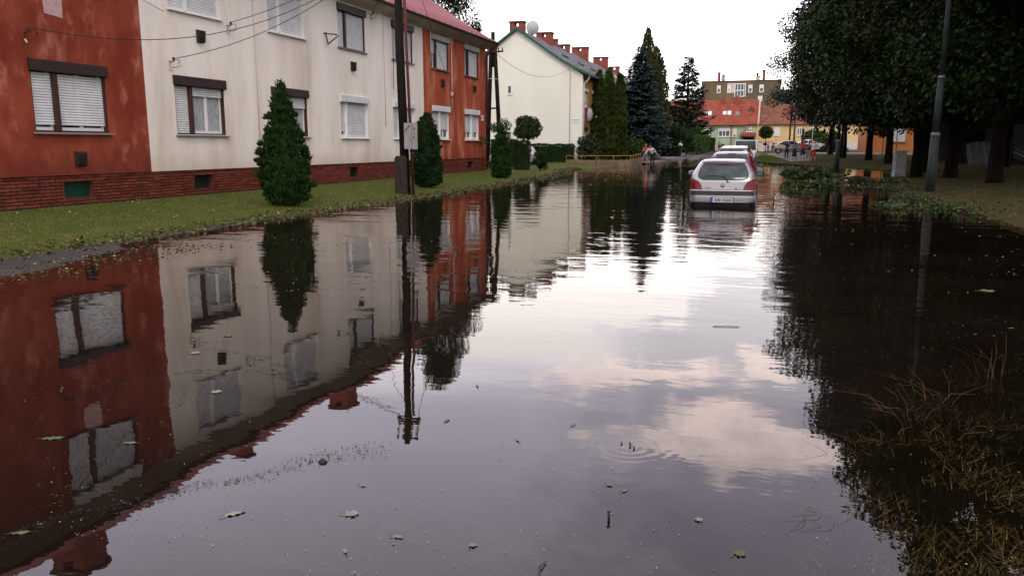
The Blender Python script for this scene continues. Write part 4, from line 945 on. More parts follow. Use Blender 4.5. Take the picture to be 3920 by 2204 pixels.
plant('cypress', (-12.95, 84.5, .4), 'tall ragged brown green cypress rising behind the blue spruce', 'tree', sprays('foliage', P, Nn, 'cypress', .34, .12), [(0, 1.2), (7, 1.1), (11, .2)], 'cypress', ([(0, 0, -.1), (0, 0, 10)], .15, 'bark', 6))
P, Nn = column_cloud([(0, 1.0), (4, 1.25), (7, 1.05), (9.5, .6), (11.0, .02)], 11000, amp=.2, seed=33)
plant('cypress', (-12.2, 85.5, .4), 'second ragged cypress showing right of the blue spruce top', 'tree', sprays('foliage', P, Nn, 'cypress', .34, .12), [(0, 1.1), (7, 1.0), (9.5, .2)], 'cypress', ([(0, 0, -.1), (0, 0, 9)], .15, 'bark', 6))
conifer('dark_spruce', (-12.9, 125, .6), 14.0, 5.0, 'dark sparse spruce in front of the green house', 'spruce_dark', 28, 12, 60, .16, .66, .28, seed=8, gappy=.28, powr=.75, tipup=.35)
# big park trees on the right: shared crown shapes
def big_crown(seed, R_=4.6, H0=2.6, H1_=14.5, n=30000):
    rr = random.Random(seed); cs = []; rs = []
    for _ in range(210):
        a = rr.uniform(0, 6.283); t = rr.random(); q = math.sqrt(rr.random())
        env = R_*(math.sin(math.pi*min(1, (t*.86+.14)))**.55)*(1 if t < .6 else 1-.35*(t-.6)/.4)
        env *= 1+.18*math.sin(3*a+seed)+.1*math.sin(5*a+2*t*6+seed)
        r_ = env*(.35+.65*q); cs.append((r_*math.cos(a), r_*math.sin(a), H0+(H1_-H0)*t+.3*rr.random())); rs.append(rr.uniform(.55, 1.15))
    return crown_mesh('crown', cs, rs, n, .155, .125, 'crown', .8), cs
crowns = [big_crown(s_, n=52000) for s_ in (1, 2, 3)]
def trunk_mesh(seed, h=9., r=.235):
    rr = random.Random(seed); mb = MB(); p = [(0, 0, -.2)]; 
    for i in range(1, 8): p.append((rr.uniform(-.06, .06)*i*.5, rr.uniform(-.06, .06)*i*.5, h*i/7))
    rs = [r*1.5, r*1.0, r*.95, r*.85, r*.75, r*.6, r*.45, r*.25]; p.insert(1, (0, 0, .15)); rs.insert(1, r*1.18)
    mb.tube(p, rs, 'bark', 12)
    for k in range(9):
        z = h*rr.uniform(.28, .9); a = rr.uniform(0, 6.28); l = rr.uniform(1.6, 3.4)
        mb.tube([(0, 0, z), (l*.5*math.cos(a), l*.5*math.sin(a), z+l*.45), (l*math.cos(a+.2), l*math.sin(a+.2), z+l*.75)], [r*.35, r*.2, .03], 'bark', 6)
    return mb.mesh('trunk')
trunks = [trunk_mesh(s_) for s_ in (1, 2)]
BT = [  # x, y, scale, crown rotation, label
    (11.6, 24.5, 1.0, 1.0, 'big leafy park tree nearest the camera, trunk hidden off the right edge'),
    (7.45, 32.1, 1.02, .3, 'big park tree with the thick black trunk right of the lamp post'),
    (7.17, 38.1, .98, 1.7, 'park tree whose grey trunk stands just right of the lamp post'),
    (6.2, 40.4, .95, 2.9, 'park tree with its trunk close behind the pale switch box'),
    (7.7, 48, 1.0, 4.0, 'park tree with a leaning trunk behind the pale switch box'),
    (7.6, 61.5, 1.05, 5.2, 'park tree with trunk left of the pale switch box, in front of the orange building'),
    (7.0, 67.9, 1.05, .9, 'park tree with slim straight trunk between the dark row and the orange wall'),
    (5.6, 74, 1.02, 2.2, 'park tree in the far row beside the short grey post'),
    (5.3, 85.8, 1.05, 3.4, 'park tree at the far left end of the dark row'),
    (12.5, 34, 1.05, 2.2, 'park tree in the second row at the right edge'),
    (13.2, 43, 1.0, .5, 'park tree in the second row before the grey tarpaulin'),
    (13.0, 54, 1.0, 1.5, 'park tree in the second row further back'),
    (17.5, 38, 1.1, 3.0, 'park tree of the third row at the right edge'), (19, 50, 1.1, 4.4, 'park tree of the third row in deep shade'),
    (13.5, 20, 1.0, .2, 'park tree off the right edge seen only in the water'), (18, 62, 1.1, 5.1, 'park tree standing close to the dark building'),
    (12, 72, .95, 3.9, 'park tree in the far second row near the orange building')]
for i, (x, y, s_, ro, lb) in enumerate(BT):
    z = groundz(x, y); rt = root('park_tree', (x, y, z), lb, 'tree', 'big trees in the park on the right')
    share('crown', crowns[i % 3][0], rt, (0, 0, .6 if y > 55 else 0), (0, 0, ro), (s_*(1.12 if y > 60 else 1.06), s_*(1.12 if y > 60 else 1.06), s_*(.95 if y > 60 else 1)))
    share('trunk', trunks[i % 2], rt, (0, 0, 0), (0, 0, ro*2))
    if i in (2, 7):
        cs = [(-3.0+random.gauss(0, .5), -1.6+random.gauss(0, .5), 5.6+random.gauss(0, .7)) for _ in range(12)]
        link(bpy.data.objects.new('rusty_leaves', crown_mesh('rusty_leaves', cs, [.35]*12, 650, .15, .12, 'crown_rust')), rt)['label'] = 'rusty brown dying leaves'
# tree top behind the near house and garden greenery behind
rt = root('garden_tree', (-20.5, 47, .3), 'tree top showing above the pink roof of the red and cream house', 'tree'); share('crown', crowns[1][0], rt, (0, 0, 0), (0, 0, 1), (.62, .62, .93)); share('trunk', trunks[0], rt)
# young staked sapling near the orange building
cs = [(random.gauss(0, .5), random.gauss(0, .5), random.uniform(2.2, 3.4)) for _ in range(16)]
plant('sapling', (9.6, 82, .35), 'young staked sapling in front of the orange wall', 'tree', crown_mesh('foliage', cs, [.35]*16, 1500, .16, .12, 'crown'), None, 'bark', ([(0, 0, -.1), (0, 0, 2.6)], [.04, .03], 'bark', 6))
for i, (x, y) in enumerate(((10.1, 82.2), (10.45, 82.6), (10.75, 82.1))):
    mb = MB(); mb.tube([(x, y, .2), (x+.1-.05*i, y, 2.9)], .045, 'rail_orange', 6); top(mb, 'wooden_stake', ['leftmost', 'middle', 'rightmost'][i]+' of three thin wooden stakes in front of the orange wall', 'stake', 'wooden stakes in front of the orange wall')

# ------------------------------------------------------------------ poles, lamp posts, boxes, wires
PP = root('wooden_pole', (-10.27, 21.4, 0), 'near dark wooden utility pole bolted to a concrete stub', 'utility pole')
mb = MB(); mb.tube([(-10.36, 21.55, .0), (-10.44, 21.55, 3.5), (-10.50, 21.55, 7.55)], [.14, .125, .10], 'pole_wood', 14); mb.build('pole', PP)
mb = MB(); mb.prism([(-10.56, -.2), (-10.24, -.2), (-10.25, 1.12), (-10.30, 1.20), (-10.49, 1.20), (-10.55, 1.12)], 1, 21.20, 21.40, 'pole_foot'); mb.build('concrete_foot', PP)
for z in (.35, .95): mb = MB(); mb.tube([(-10.57, 21.42, z), (-10.57, 21.7, z), (-10.2, 21.7, z), (-10.2, 21.42, z)], .014, 'rust', 5); mb.build('bolt_strap', PP)
mb = MB(); mb.box((-10.85, 21.5, 7.1), (-10.1, 21.6, 7.18), 'rust'); mb.build('crossarm', PP)
for q in (-10.8, -10.62, -10.35, -10.15): mb = MB(); mb.tube([(q, 21.55, 7.2), (q, 21.55, 7.35)], .035, 'porcelain', 8); mb.build('insulator', PP)
mb = MB(); mb.tube([(-10.10, 21.5, .02), (-10.20, 21.5, 3.5), (-10.29, 21.5, 7.0)], .042, 'rust', 10); pi_ = top(mb, 'steel_pipe', 'thin rusty steel cable pipe standing beside the near wooden pole', 'pipe')
MBX = root('meter_box', (-10.10, 21.35, 1.4), 'grey two door steel meter box with rust streaks on the rusty pipe', 'meter box', rz=R(24))
mb = MB(); mb.box((-.17, -.09, 0), (.04, .09, .74), 'box_grey'); mb.build('cabinet', MBX, False)
mb = MB(); mb.box((.05, -.1, -.01), (.215, .07, .75), 'box_grey'); dr = mb.build('door', MBX, False)
mb = MB(); mb.box((.10, -.112, .55), (.14, -.101, .60), 'rust'); mb.box((.112, -.105, .38), (.118, -.1005, .55), 'rust'); mb.box((.09, -.108, .30), (.125, -.101, .37), 'ink'); mb.build('lock', dr, False)
mb = MB(); mb.prism([(-.155, .52), (-.125, .49), (.01, .66), (-.01, .69)], 1, -.0935, -.0905, 'ink'); mb.build('label', MBX, False)
mb = MB(); mb.prism([(-.115, .545), (-.095, .53), (-.085, .545), (-.10, .56)], 1, -.0955, -.094, 'leaf_pale'); mb.prism([(-.085, .585), (-.065, .565), (-.055, .58), (-.072, .60)], 1, -.0955, -.094, 'leaf_pale'); mb.build('label_print', MBX, False)
A = root('a_frame_pole', (-15.85, 45, .2), 'dark A shaped twin wooden pole with crossbar in front of the cream gable', 'utility pole')
for s_, x0 in ((-1, -16.28), (1, -15.38)):
    mb = MB(); mb.tube([(x0, 45, -.1), (-15.87+.10*s_, 45, 7.4)], [.14, .11], 'pole_wood', 12); mb.build('leg', A)
mb = MB(); mb.tube([(-15.87, 45, 6.0), (-15.87, 45, 7.95)], [.13, .12], 'pole_wood', 12); mb.build('pole_head', A)
mb = MB(); mb.tube([(-16.05, 45, 3.65), (-15.62, 45, 3.65)], .05, 'pole_wood', 8); mb.build('brace', A)
mb = MB(); mb.tube([(-16.7, 44.9, 6.55), (-16.2, 44.88, 6.8), (-15.2, 44.86, 6.85)], .05, 'rust', 8); mb.build('crossarm', A)
for q in (-16.6, -15.5, -15.25): mb = MB(); mb.tube([(q, 44.87, 6.85), (q, 44.87, 7.05)], .035, 'rust', 6); mb.build('insulator', A)
mb = MB(); mb.tube([(-16.3, 44.85, 5.35), (-15.55, 44.85, 5.3)], .018, 'conduit', 5); mb.build('strap', A)
def wire(a, b, sag, label, m='cable', r=.009, n=18):
    a = Vector(a); b = Vector(b); mb = MB(); pts = []
    for i in range(n+1): t = i/n; p = a.lerp(b, t); p.z -= sag*4*t*(1-t); pts.append(p)
    mb.tube(pts, r, m, 5, False); return top(mb, 'overhead_wire', label, 'wire', 'overhead service wires', loc=tuple(a))
pt = (-10.3, 21.5, 7.25)
wire((-13.86, 12.3, 3.75), pt, 1.15, 'twisted service wire sagging across the red wall to its bracket')
wire((-13.86, 18.45, 4.7), pt, .25, 'twisted service wire to the bracket above the cream wall vent')
wire((-13.86, 16.2, 3.55), pt, .55, 'service wire to the lowest bracket on the cream wall')
wire((-13.86, 16.0, 4.6), (-13.9, 9.0, 7.2), .25, 'thin wire crossing the cream wall towards the upper left', r=.006)
wire((-13.86, 26.49, 6.2), pt, .12, 'short wire to the bracket beside the dark framed upper window')
wire((-13.9, 34.05, 3.8), (-10.2, 21.5, 7.3), .3, 'wire running down to the white conduit on the orange wall')
wire((-15.8, 44.9, 6.9), (-15.1, 59.95, 7.2), 1.0, 'pale wire sagging from the twin pole to the cream gable', 'cable_pale', .014)
wire((-13.9, 28.1, 6.2), (-13.9, 28.05, 3.6), 0, 'loose cable end hanging down the wall behind the near pole', r=.012)
# round lamp post on the right
LP = root('lamp_post', (4.74, 28.05, 0), 'tall stepped round grey lamp post standing on the grass at the right', 'lamp post')
mb = MB(); mb.tube([(4.74, 28.05, -.2), (4.76, 28.05, 1.80)], [.14, .135], 'lamp_post', 20); mb.build('base_tube', LP)
mb = MB(); mb.tube([(4.76, 28.05, 1.78), (4.76, 28.05, 1.86), (4.76, 28.05, 1.90)], [.143, .135, .112], 'lamp_collar', 20); mb.build('collar', LP)
mb = MB(); mb.tube([(4.76, 28.05, 1.88), (4.78, 28.05, 3.55)], [.106, .102], 'lamp_post', 18); mb.build('middle_tube', LP)
mb = MB(); mb.tube([(4.78, 28.05, 3.53), (4.78, 28.05, 3.62)], [.12, .095], 'lamp_collar', 18); mb.build('collar', LP)
mb = MB(); mb.tube([(4.78, 28.05, 3.6), (4.80, 28.05, 7.2)], [.08, .065], 'lamp_post', 16); mb.build('upper_tube', LP)
mb = MB(); mb.tube([(4.80, 28.05, 7.18), (4.81, 28.05, 7.9)], [.06, .045], 'lamp_post', 10); mb.build('lamp_top', LP)
SP = root('grey_post', (3.9, 56, .02), 'short stout grey lamp post on the far edge of the pond', 'lamp post')
mb = MB(); mb.tube([(3.9, 56, -.1), (3.9, 56, 1.75)], [.15, .15], 'lamp_post', 14); mb.build('base_tube', SP)
mb = MB(); mb.tube([(3.9, 56, 1.74), (3.9, 56, 1.86)], [.155, .11], 'lamp_collar', 14); mb.build('collar', SP)
mb = MB(); mb.tube([(3.9, 56, 1.84), (3.9, 56, 6.5)], [.105, .07], 'lamp_post', 14); mb.build('upper_tube', SP)
BX = root('switch_box', (5.75, 42.4, .0), 'pale concrete switch box with black scribbles on its left side', 'switch box', rz=R(12))
mb = MB(); mb.box((-.25, -.2, -.1), (.25, .2, .24), 'concrete_box'); mb.build('plinth', BX, False)
mb = MB(); mb.box((-.243, -.193, .245), (.243, .193, 1.20), 'concrete_box'); mb.build('cabinet', BX, False)
mb = MB(); mb.box((-.265, -.215, 1.203), (.265, .215, 1.25), 'concrete_box'); mb.build('lid', BX, False)
mb = MB(); rr = random.Random(4)
for q in range(7):
    z = .35+.11*q; mb.tube([(-.246, -.15+rr.random()*.06, z), (-.246, rr.uniform(-.1, .15), z+.09), (-.246, rr.uniform(-.15, .1), z+.03), (-.246, .14, z+.1)], .012, 'ink', 5)
mb.tube([(.02, -.196, .83), (.05, -.196, .80), (.08, -.196, .82)], .008, 'ink', 4); mb.build('scribble', BX, False)
# posts at the far end
for x, y, z0, h, r_, m, nm, lb, ct in ((1.95, 120, .5, 5.6, .12, 'pole_wood', 'wooden_pole', 'dark wooden pole in front of the yellow house', 'utility pole'), (2.55, 121, .5, 5.3, .12, 'lamp_post', 'concrete_pole', 'grey pole next to the dark pole before the yellow house', 'pole'),
        (2.9, 95, .4, 2.9, .13, 'lamp_post', 'grey_post', 'thick blue grey post behind the onlooker in the red shirt', 'post'), (3.7, 90, .35, 2.7, .045, 'conduit_white', 'white_post', 'thin white post among the onlookers', 'post'),
        (5.35, 71, .15, 3.3, .05, 'rubber', 'dark_post', 'thin dark post in front of the silver saloon', 'post'), (5.0, 84, .3, 1.1, .05, 'rubber', 'dark_bollard', 'short dark bollard left of the thin dark post', 'bollard')):
    mb = MB(); mb.tube([(x, y, z0-.1), (x, y, z0+h)], r_, m, 10); rt = root(nm, (x, y, z0), lb, ct); mb.build('shaft', rt)
    mb = MB(); mb.tube([(x, y, z0+h), (x, y, z0+h+.04)], [r_*1.15, r_*.9], 'lamp_collar' if m != 'pole_wood' else 'rust', 10); mb.build('cap', rt)

# corner garden: low wall with orange rail
RW = root('garden_wall', (-12.6, 64.5, 0), 'low brown garden wall of rough blocks with a thin orange rail on top', 'wall')
wp = [(-14.7, 58.0), (-12.3, 57.6), (-9.9, 58.0), (-10.9, 70), (-11.7, 84)]
for (x0, y0), (x1, y1) in zip(wp[:-1], wp[1:]):
    l = math.hypot(x1-x0, y1-y0); n = max(2, int(l/1.05)); u = ((x1-x0)/l, (y1-y0)/l); v = (-u[1]*.11, u[0]*.11)
    for k in range(n):
        a, b = k/n*l+.012, (k+1)/n*l-.012; h = .34+random.uniform(-.015, .02)
        c = [(x0+u[0]*s_+v[0]*w_, y0+u[1]*s_+v[1]*w_) for s_, w_ in ((a, -1), (b, -1), (b, 1), (a, 1))]
        mb = MB(); mb.prism(c, 2, -.1+max(0, (y0-64)*.012), h+.12+max(0, (y0-64)*.014), 'low_wall'); mb.build('block', RW)
RL = root('garden_rail', (-12.6, 64.5, .34), 'thin orange steel rail on posts above the low garden wall', 'railing')
for (x0, y0), (x1, y1) in zip(wp[:-1], wp[1:]):
    za = .48+max(0, (y0-64)*.014); zb = .48+max(0, (y1-64)*.014)
    mb = MB(); mb.tube([(x0, y0, za+.28), (x1, y1, zb+.28)], .024, 'rail_orange', 6); mb.build('rail', RL)
    n = max(2, int(math.hypot(x1-x0, y1-y0)/2.3))
    for k in range(n): t = k/n; mb = MB(); mb.tube([(x0+(x1-x0)*t, y0+(y1-y0)*t, za+(zb-za)*t-.1), (x0+(x1-x0)*t, y0+(y1-y0)*t, za+(zb-za)*t+.27)], .022, 'rail_orange', 6); mb.build('post', RL)

# tarpaulins and netting in the shade on the right
def drape(name, x0, x1, y, z0, f, m, label, cat):
    P = []
    for j in range(9):
        t = j/8; P.append([(x0+(x1-x0)*i/28, y-.9*(1-t)**1.3+.06*math.sin(i*1.3+3*t)+.05*math.sin(i*2.9), z0+(f(i/28)-z0)*t) for i in range(29)])
    mb = MB(); mb.grid(P, m); mb.grid([[(p[0], y+1.2+(y-p[1]), p[2]) for p in reversed(r_)] for r_ in P], m)
    mb.grid([P[-1], [(p[0], y+1.2, p[2]) for p in P[-1]]], m)
    return top(mb, name, label, cat)
drape('tarpaulin', 12.3, 14.6, 61, .2, lambda t: 1.75-.55*abs(t-.35)**1.3-.1*math.sin(t*9)*.3, 'tarp', 'heap covered by a grey tarpaulin between two trunks on the right', 'tarpaulin')
for q in range(3):
    P = [[(14.8+3.4*i/20, 60-.05*j, 1.45-.28*q-.6*math.sin(math.pi*i/20)*(1-.12*q)-.05*j+.02*math.sin(i)) for i in range(21)] for j in range(4)]
    mb = MB(); mb.grid(P, 'tarp_dark' if q != 1 else 'tarp'); top(mb, 'hanging_net', ['upper', 'middle', 'lower'][q]+' sagging fold of grey netting at the right edge', 'netting', 'sagging folds of netting')
mb = MB(); mb.box((14.9, 60.4, .2), (18.4, 60.6, 1.0), 'tarp_dark'); top(mb, 'board_fence', 'dark low board fence behind the sagging netting', 'fence')
for x in (14.8, 18.3): mb = MB(); mb.tube([(x, 60, .1), (x, 60, 1.6)], .05, 'bark', 6); top(mb, 'net_post', ('left' if x < 15 else 'right')+' thin post holding up the sagging netting', 'post')

# ------------------------------------------------------------------ cars
def interp_rows(sl, z):
    zs = [s_[0] for s_ in sl]; return tuple(float(np.interp(z, zs, [s_[k] for s_ in sl])) for k in (1, 2, 3))
def outline(w, yr, yf, r, bow, n=6, nb=7):
    r = min(r, w*.9, (yf-yr)*.45); pts = []
    for x in np.linspace(-(w-r), w-r, nb): pts.append((x, yr-bow*(1-(x/w)**2)))
    yo = yr-bow*(1-((w-r)/w)**2)
    for t in np.linspace(0, math.pi/2, n)[1:]: pts.append((w-r+r*math.sin(t), yo+r-r*math.cos(t)))
    for t in np.linspace(0, math.pi/2, n): pts.append((w-r+r*math.cos(t), yf-r+r*math.sin(t)))
    for t in np.linspace(0, math.pi/2, n): pts.append((-(w-r)-r*math.sin(t), yf-r+r*math.cos(t)))
    for t in np.linspace(0, math.pi/2, n)[:-1]: pts.append((-(w-r)-r*math.cos(t), yo+r-r*math.sin(t)))
    return pts
class Car:
    def __init__(s, name, loc, rz, label, paint, sl, r=.22, bow=.05, group=None, cat='car'):
        s.root = root(name, loc, label, cat, group, rz); s.sl = sl; s.r = r; s.bow = bow; s.paint = paint
        zs = sorted(set([q[0] for q in sl]+list(np.linspace(sl[0][0], sl[-1][0], 26))))
        mb = MB(); P = [[(x, y, z) for x, y in outline(*interp_rows(sl, z), r, bow)] for z in zs]; P = [p+[p[0]] for p in P]
        mb.grid(P, paint); mb.poly(P[-1][:-1], paint, True)
        mb.poly(list(reversed(P[0][:-1])), 'rubber'); s.body = mb.build('body', s.root, False, True)
    def ry(s, x, z):
        w, yr, yf = interp_rows(s.sl, z); r = min(s.r, w*.9, (yf-yr)*.45); x = max(-w, min(w, x)); a = abs(x)
        if a <= w-r: return yr-s.bow*(1-(x/w)**2)
        return yr-s.bow*(1-((w-r)/w)**2)+r-math.sqrt(max(0, r*r-(a-(w-r))**2))
    def rear(s, name, rows, m, nc=12, off=.006, parent=None, nz_=10, label=None):
        """panel draped on the tail: rows (z, x0, x1)"""
        zs = np.linspace(rows[0][0], rows[-1][0], nz_); zz = [q[0] for q in rows]; mb = MB()
        P = []
        for z in zs:
            a = np.interp(z, zz, [q[1] for q in rows]); b = np.interp(z, zz, [q[2] for q in rows])
            P.append([(x+(.0 if abs(x) < .6 else math.copysign(.004, x)), s.ry(x, z)-off, z) for x in np.linspace(a, b, nc)])
        mb.grid(P, m); B = [[(p[0], p[1]+off+.01, p[2]) for p in q] for q in P]
        mb.grid([P[0], B[0]], m, False); mb.grid([P[-1], B[-1]], m, False); mb.grid([[q[0] for q in P], [q[0] for q in B]], m, False); mb.grid([[q[-1] for q in P], [q[-1] for q in B]], m, False)
        o = mb.build(name, parent or s.root, False)
        if label: o['label'] = label
        return o
    def side(s, name, rows, m, sgn, off=.006, nc=10, nz_=8, parent=None):
        zs = np.linspace(rows[0][0], rows[-1][0], nz_); zz = [q[0] for q in rows]; P = []
        for z in zs:
            a = np.interp(z, zz, [q[1] for q in rows]); b = np.interp(z, zz, [q[2] for q in rows]); w = interp_rows(s.sl, z)[0]
            P.append([(sgn*(w+off), y, z) for y in np.linspace(a, b, nc)])
        mb = MB(); mb.grid(P, m); return mb.build(name, parent or s.root, False)
    def wheel(s, x, y, r=.29, spokes=True):
        w = abs(x); sg = 1 if x > 0 else -1
        mb = MB(); mb.tube([(sg*(w-.20), y, r), (sg*(w-.02), y, r), (sg*(w+.0), y, r)], [r, r, r*.93], 'rubber', 24); wo = mb.build('wheel', s.root, False)
        mb = MB(); mb.tube([(sg*(w-.02), y, r), (sg*(w+.012), y, r)], [r*.62, r*.58], 'rim', 20)
        if spokes:
            for k in range(7): a = k*2*math.pi/7; mb.tube([(sg*(w+.016), y+.06*r*math.cos(a), r+.06*r*math.sin(a)), (sg*(w+.016), y+r*.45*math.cos(a), r+r*.45*math.sin(a))], .012, 'cellar', 4)
        mb.build('rim', wo, False)
        mb = MB(); mb.tube([(sg*(w-.25), y, r+.02), (sg*(w-.004), y, r+.02)], r*1.17, 'rubber', 24); mb.build('wheel_arch', s.root, False)
    def mirror(s, x, y, z, m):
        sg = 1 if x > 0 else -1; mb = MB(); mb.box((x, y, z+.02), (x+sg*.07, y+.04, z+.07), 'bumper_black'); mo = mb.build('mirror', s.root, False)
        bm = MB(); P = []
        for k, (d_, q) in enumerate(((0, 1.0), (.02, 1.3), (.09, 1.25), (.13, .8))): P.append([(x+sg*(.14+.085*q*math.cos(t)), y+d_, z+.05+.06*q*math.sin(t)) for t in np.linspace(0, 2*math.pi, 13)])
        bm.grid(P, m); bm.poly(P[-1][:-1], m); bm.build('mirror_shell', mo, False)
        bm = MB(); bm.poly([(x+sg*(.14+.08*math.cos(t)), y-.003, z+.05+.056*math.sin(t)) for t in np.linspace(0, 2*math.pi, 13)[:-1]], 'pane_far'); bm.build('mirror_glass', mo, False)
    def plate(s, z, w=.26, h=.055, x=0., smudge=True):
        y = s.ry(0, z)-.02; mb = MB(); mb.box((x-w-.02, y, z-h-.015), (x+w+.02, y+.02, z+h+.015), 'bumper_black'); p = mb.build('licence_plate', s.root, False)
        mb = MB(); mb.box((x-w+.045, y-.006, z-h), (x+w, y-.001, z+h), 'plate_white'); mb.build('plate_face', p, False)
        mb = MB(); mb.box((x-w, y-.006, z-h), (x-w+.043, y-.001, z+h), 'plate_blue'); mb.build('blue_band', p, False)
        if smudge: mb = MB(); mb.box((x-w+.075, y-.009, z-h*.7), (x-w+.24, y-.0065, z+h*.75), 'plate_smudge'); mb.box((x-w+.26, y-.009, z-h*.75), (x+w-.02, y-.0065, z+h*.7), 'plate_smudge'); mb.build('blurred_characters', p, False)
        return p
def text(s_, size, parent, loc, rot, m, name='lettering', ext=.002, shear=0):
    cu = bpy.data.curves.new(name, 'FONT'); cu.body = s_; cu.size = size; cu.extrude = ext; cu.align_x = 'CENTER'; cu.shear = shear
    ob = bpy.data.objects.new(name, cu); COL.objects.link(ob); dg = bpy.context.evaluated_depsgraph_get(); me = bpy.data.meshes.new_from_object(ob.evaluated_get(dg)); bpy.data.objects.remove(ob)
    me.materials.clear(); me.materials.append(MC[m]); o = link(bpy.data.objects.new(name, me), parent); o.location = loc; o.rotation_euler = rot; return o
GC = 'cars standing in the flood one behind the other'
# silver three door hatchback in front
SL1 = [(.255, .70, .09, 3.70), (.275, .755, .02, 3.78), (.31, .785, .0, 3.80), (.42, .80, -.01, 3.83), (.58, .805, .0, 3.80), (.60, .80, .045, 3.76), (.80, .80, .055, 3.60), (.88, .785, .08, 2.95), (.96, .765, .12, 2.72), (1.06, .715, .22, 2.42), (1.17, .655, .34, 2.15), (1.25, .605, .43, 1.95), (1.295, .56, .50, 1.80), (1.325, .50, .60, 1.62), (1.338, .38, .78, 1.45)]
c = Car('hatchback', (-1.17, 20.35, -.18), R(1.6), 'silver three door hatchback standing bumper deep in the flood, nearest car', 'car_silver', SL1, r=.20, bow=.07, group=GC)
c.rear('rear_window', [(.835, -.47, .47), (.85, -.545, .545), (.90, -.60, .60), (1.0, -.605, .605), (1.1, -.575, .575), (1.22, -.515, .515), (1.245, -.47, .47)], 'bumper_black', 22, .004, nz_=14)
c.rear('rear_window_glass', [(.86, -.48, .48), (.885, -.55, .55), (.95, -.58, .58), (1.05, -.565, .565), (1.16, -.51, .51), (1.17, -.49, .49)], 'glass', 22, .010, nz_=14)  # glass ends low; the black band left above paints in the spoiler's shadow
mb = MB(); P = [[(x, c.ry(x*.98, 1.27)-.05+.04*(1-k), 1.262+.03*k-.02*(x/.55)**2) for x in np.linspace(-.54, .54, 13)] for k in (0, .5, 1)]; P.append([(x, c.ry(x*.9, 1.30)+.03, 1.306-.02*(x/.55)**2) for x in np.linspace(-.54, .54, 13)]); mb.grid(P, 'car_silver'); mb.build('spoiler', c.root, False)
c.rear('third_brake_light', [(1.225, -.16, .16), (1.24, -.16, .16)], 'lamp_red', 6, .03, nz_=3)
for s_ in (-1, 1):
    a = [(.60, .50, .79), (.66, .515, .797), (.74, .545, .797), (.81, .60, .79), (.85, .67, .78), (.865, .72, .765)]
    rw = [(z, x0, x1) if s_ > 0 else (z, -x1, -x0) for z, x0, x1 in a]
    c.rear('tail_light', rw, 'lamp_red', 10, .012)
    rw = [(z, x0+.03, x1-.20) if s_ > 0 else (z, -x1+.20, -x0-.03) for z, x0, x1 in a[:2]]
    c.rear('reverse_light', rw, 'lamp_orange', 5, .016, nz_=5)
c.rear('bumper_strip', [(.465, -.80, .80), (.50, -.806, .806), (.575, -.806, .806)], 'bumper_black', 26, .016, nz_=5)
c.side('bumper_strip', [(.465, .1, .75), (.575, .1, .75)], 'bumper_black', 1, .012); c.side('bumper_strip', [(.465, .1, .75), (.575, .1, .75)], 'bumper_black', -1, .012)
c.rear('bumper_lip', [(.285, -.73, .73), (.305, -.76, .76)], 'car_silver', 22, .022, nz_=3)
c.rear('tailgate_seam', [(.600, -.50, .50), (.607, -.50, .50)], 'rubber', 14, .003, nz_=2)
for s_ in (-1, 1): c.rear('tailgate_seam', [(.60, s_*.497-.003, s_*.497+.003), (.70, s_*.515-.003, s_*.515+.003), (.83, s_*.60-.003, s_*.60+.003)], 'rubber', 2, .003, nz_=8)
y = c.ry(0, .70)
mb = MB(); mb.tube([(0, y+.005, .705), (0, y-.012, .705)], [.05, .046], 'bumper_black', 18); b = mb.build('badge_handle', c.root, False)
mb = MB(); mb.tube([(0, y-.010, .712), (0, y-.018, .712)], [.034, .03], 'rim', 16); mb.build('badge', b, False)
mb = MB(); mb.prism([(-.028, .683), (.028, .683), (.024, .700), (-.024, .700)], 1, y-.021, y-.016, 'rubber'); mb.build('latch', b, False)
text('Fiesta', .055, c.root, (-.36, c.ry(-.36, .655)-.012, .63), (R(90), 0, 0), 'ink', shear=.3)
mb = MB(); yy = c.ry(.36, .62)-.006; mb.tube([(.31, yy, .632), (.31, yy-.008, .632)], .014, 'ink', 10); mb.tube([(.33, yy, .632), (.33, yy-.008, .632)], .014, 'ink', 10); mb.box((.296, yy-.007, .620), (.344, yy, .644), 'ink'); mb.build('oval_badge', c.root, False)
text('1.3i', .03, c.root, (.40, c.ry(.40, .62)-.010, .621), (R(90), 0, 0), 'lamp_collar')
c.plate(.355, .26, .055)
mb = MB(); yb = c.ry(.1, .80); mb.tube([(.12, yb-.0, .80), (.12, yb-.03, .80)], .022, 'rubber', 10); mb.tube([(.12, yb-.03, .80), (.06, c.ry(.06, .9)-.035, .885), (.0, c.ry(0, .94)-.03, .93)], .010, 'rubber', 6)
mb.tube([(-.42, c.ry(-.42, .935)-.018, .925), (-.2, c.ry(-.2, .945)-.02, .94), (.02, c.ry(0, .925)-.02, .925)], .009, 'rubber', 6); mb.build('wiper', c.root, False)
c.side('side_window', [(.90, .52, 2.55), (1.0, .50, 2.35), (1.2, .72, 1.95), (1.24, .8, 1.85)], 'glass', 1); c.side('side_window', [(.90, .52, 2.55), (1.0, .50, 2.35), (1.2, .72, 1.95), (1.24, .8, 1.85)], 'glass', -1)
c.mirror(.75, 2.2, .88, 'bumper_black'); c.mirror(-.75, 2.2, .88, 'car_silver')
for s_ in (-1, 1): c.wheel(s_*.80, .68, .28); c.wheel(s_*.80, 3.1, .28)
mb = MB(); mb.box((-.66, .12, .13), (.66, 3.5, .27), 'rubber'); mb.tube([(-.35, .02, .19), (-.35, .4, .2)], .025, 'rust', 8); mb.build('underbody', c.root, False)
mb = MB(); mb.box((-.45, 1.25, .75), (-.08, 1.4, 1.12), 'bumper_black'); mb.box((.1, 1.25, .75), (.47, 1.4, 1.12), 'bumper_black'); mb.build('seat', c.root, False)
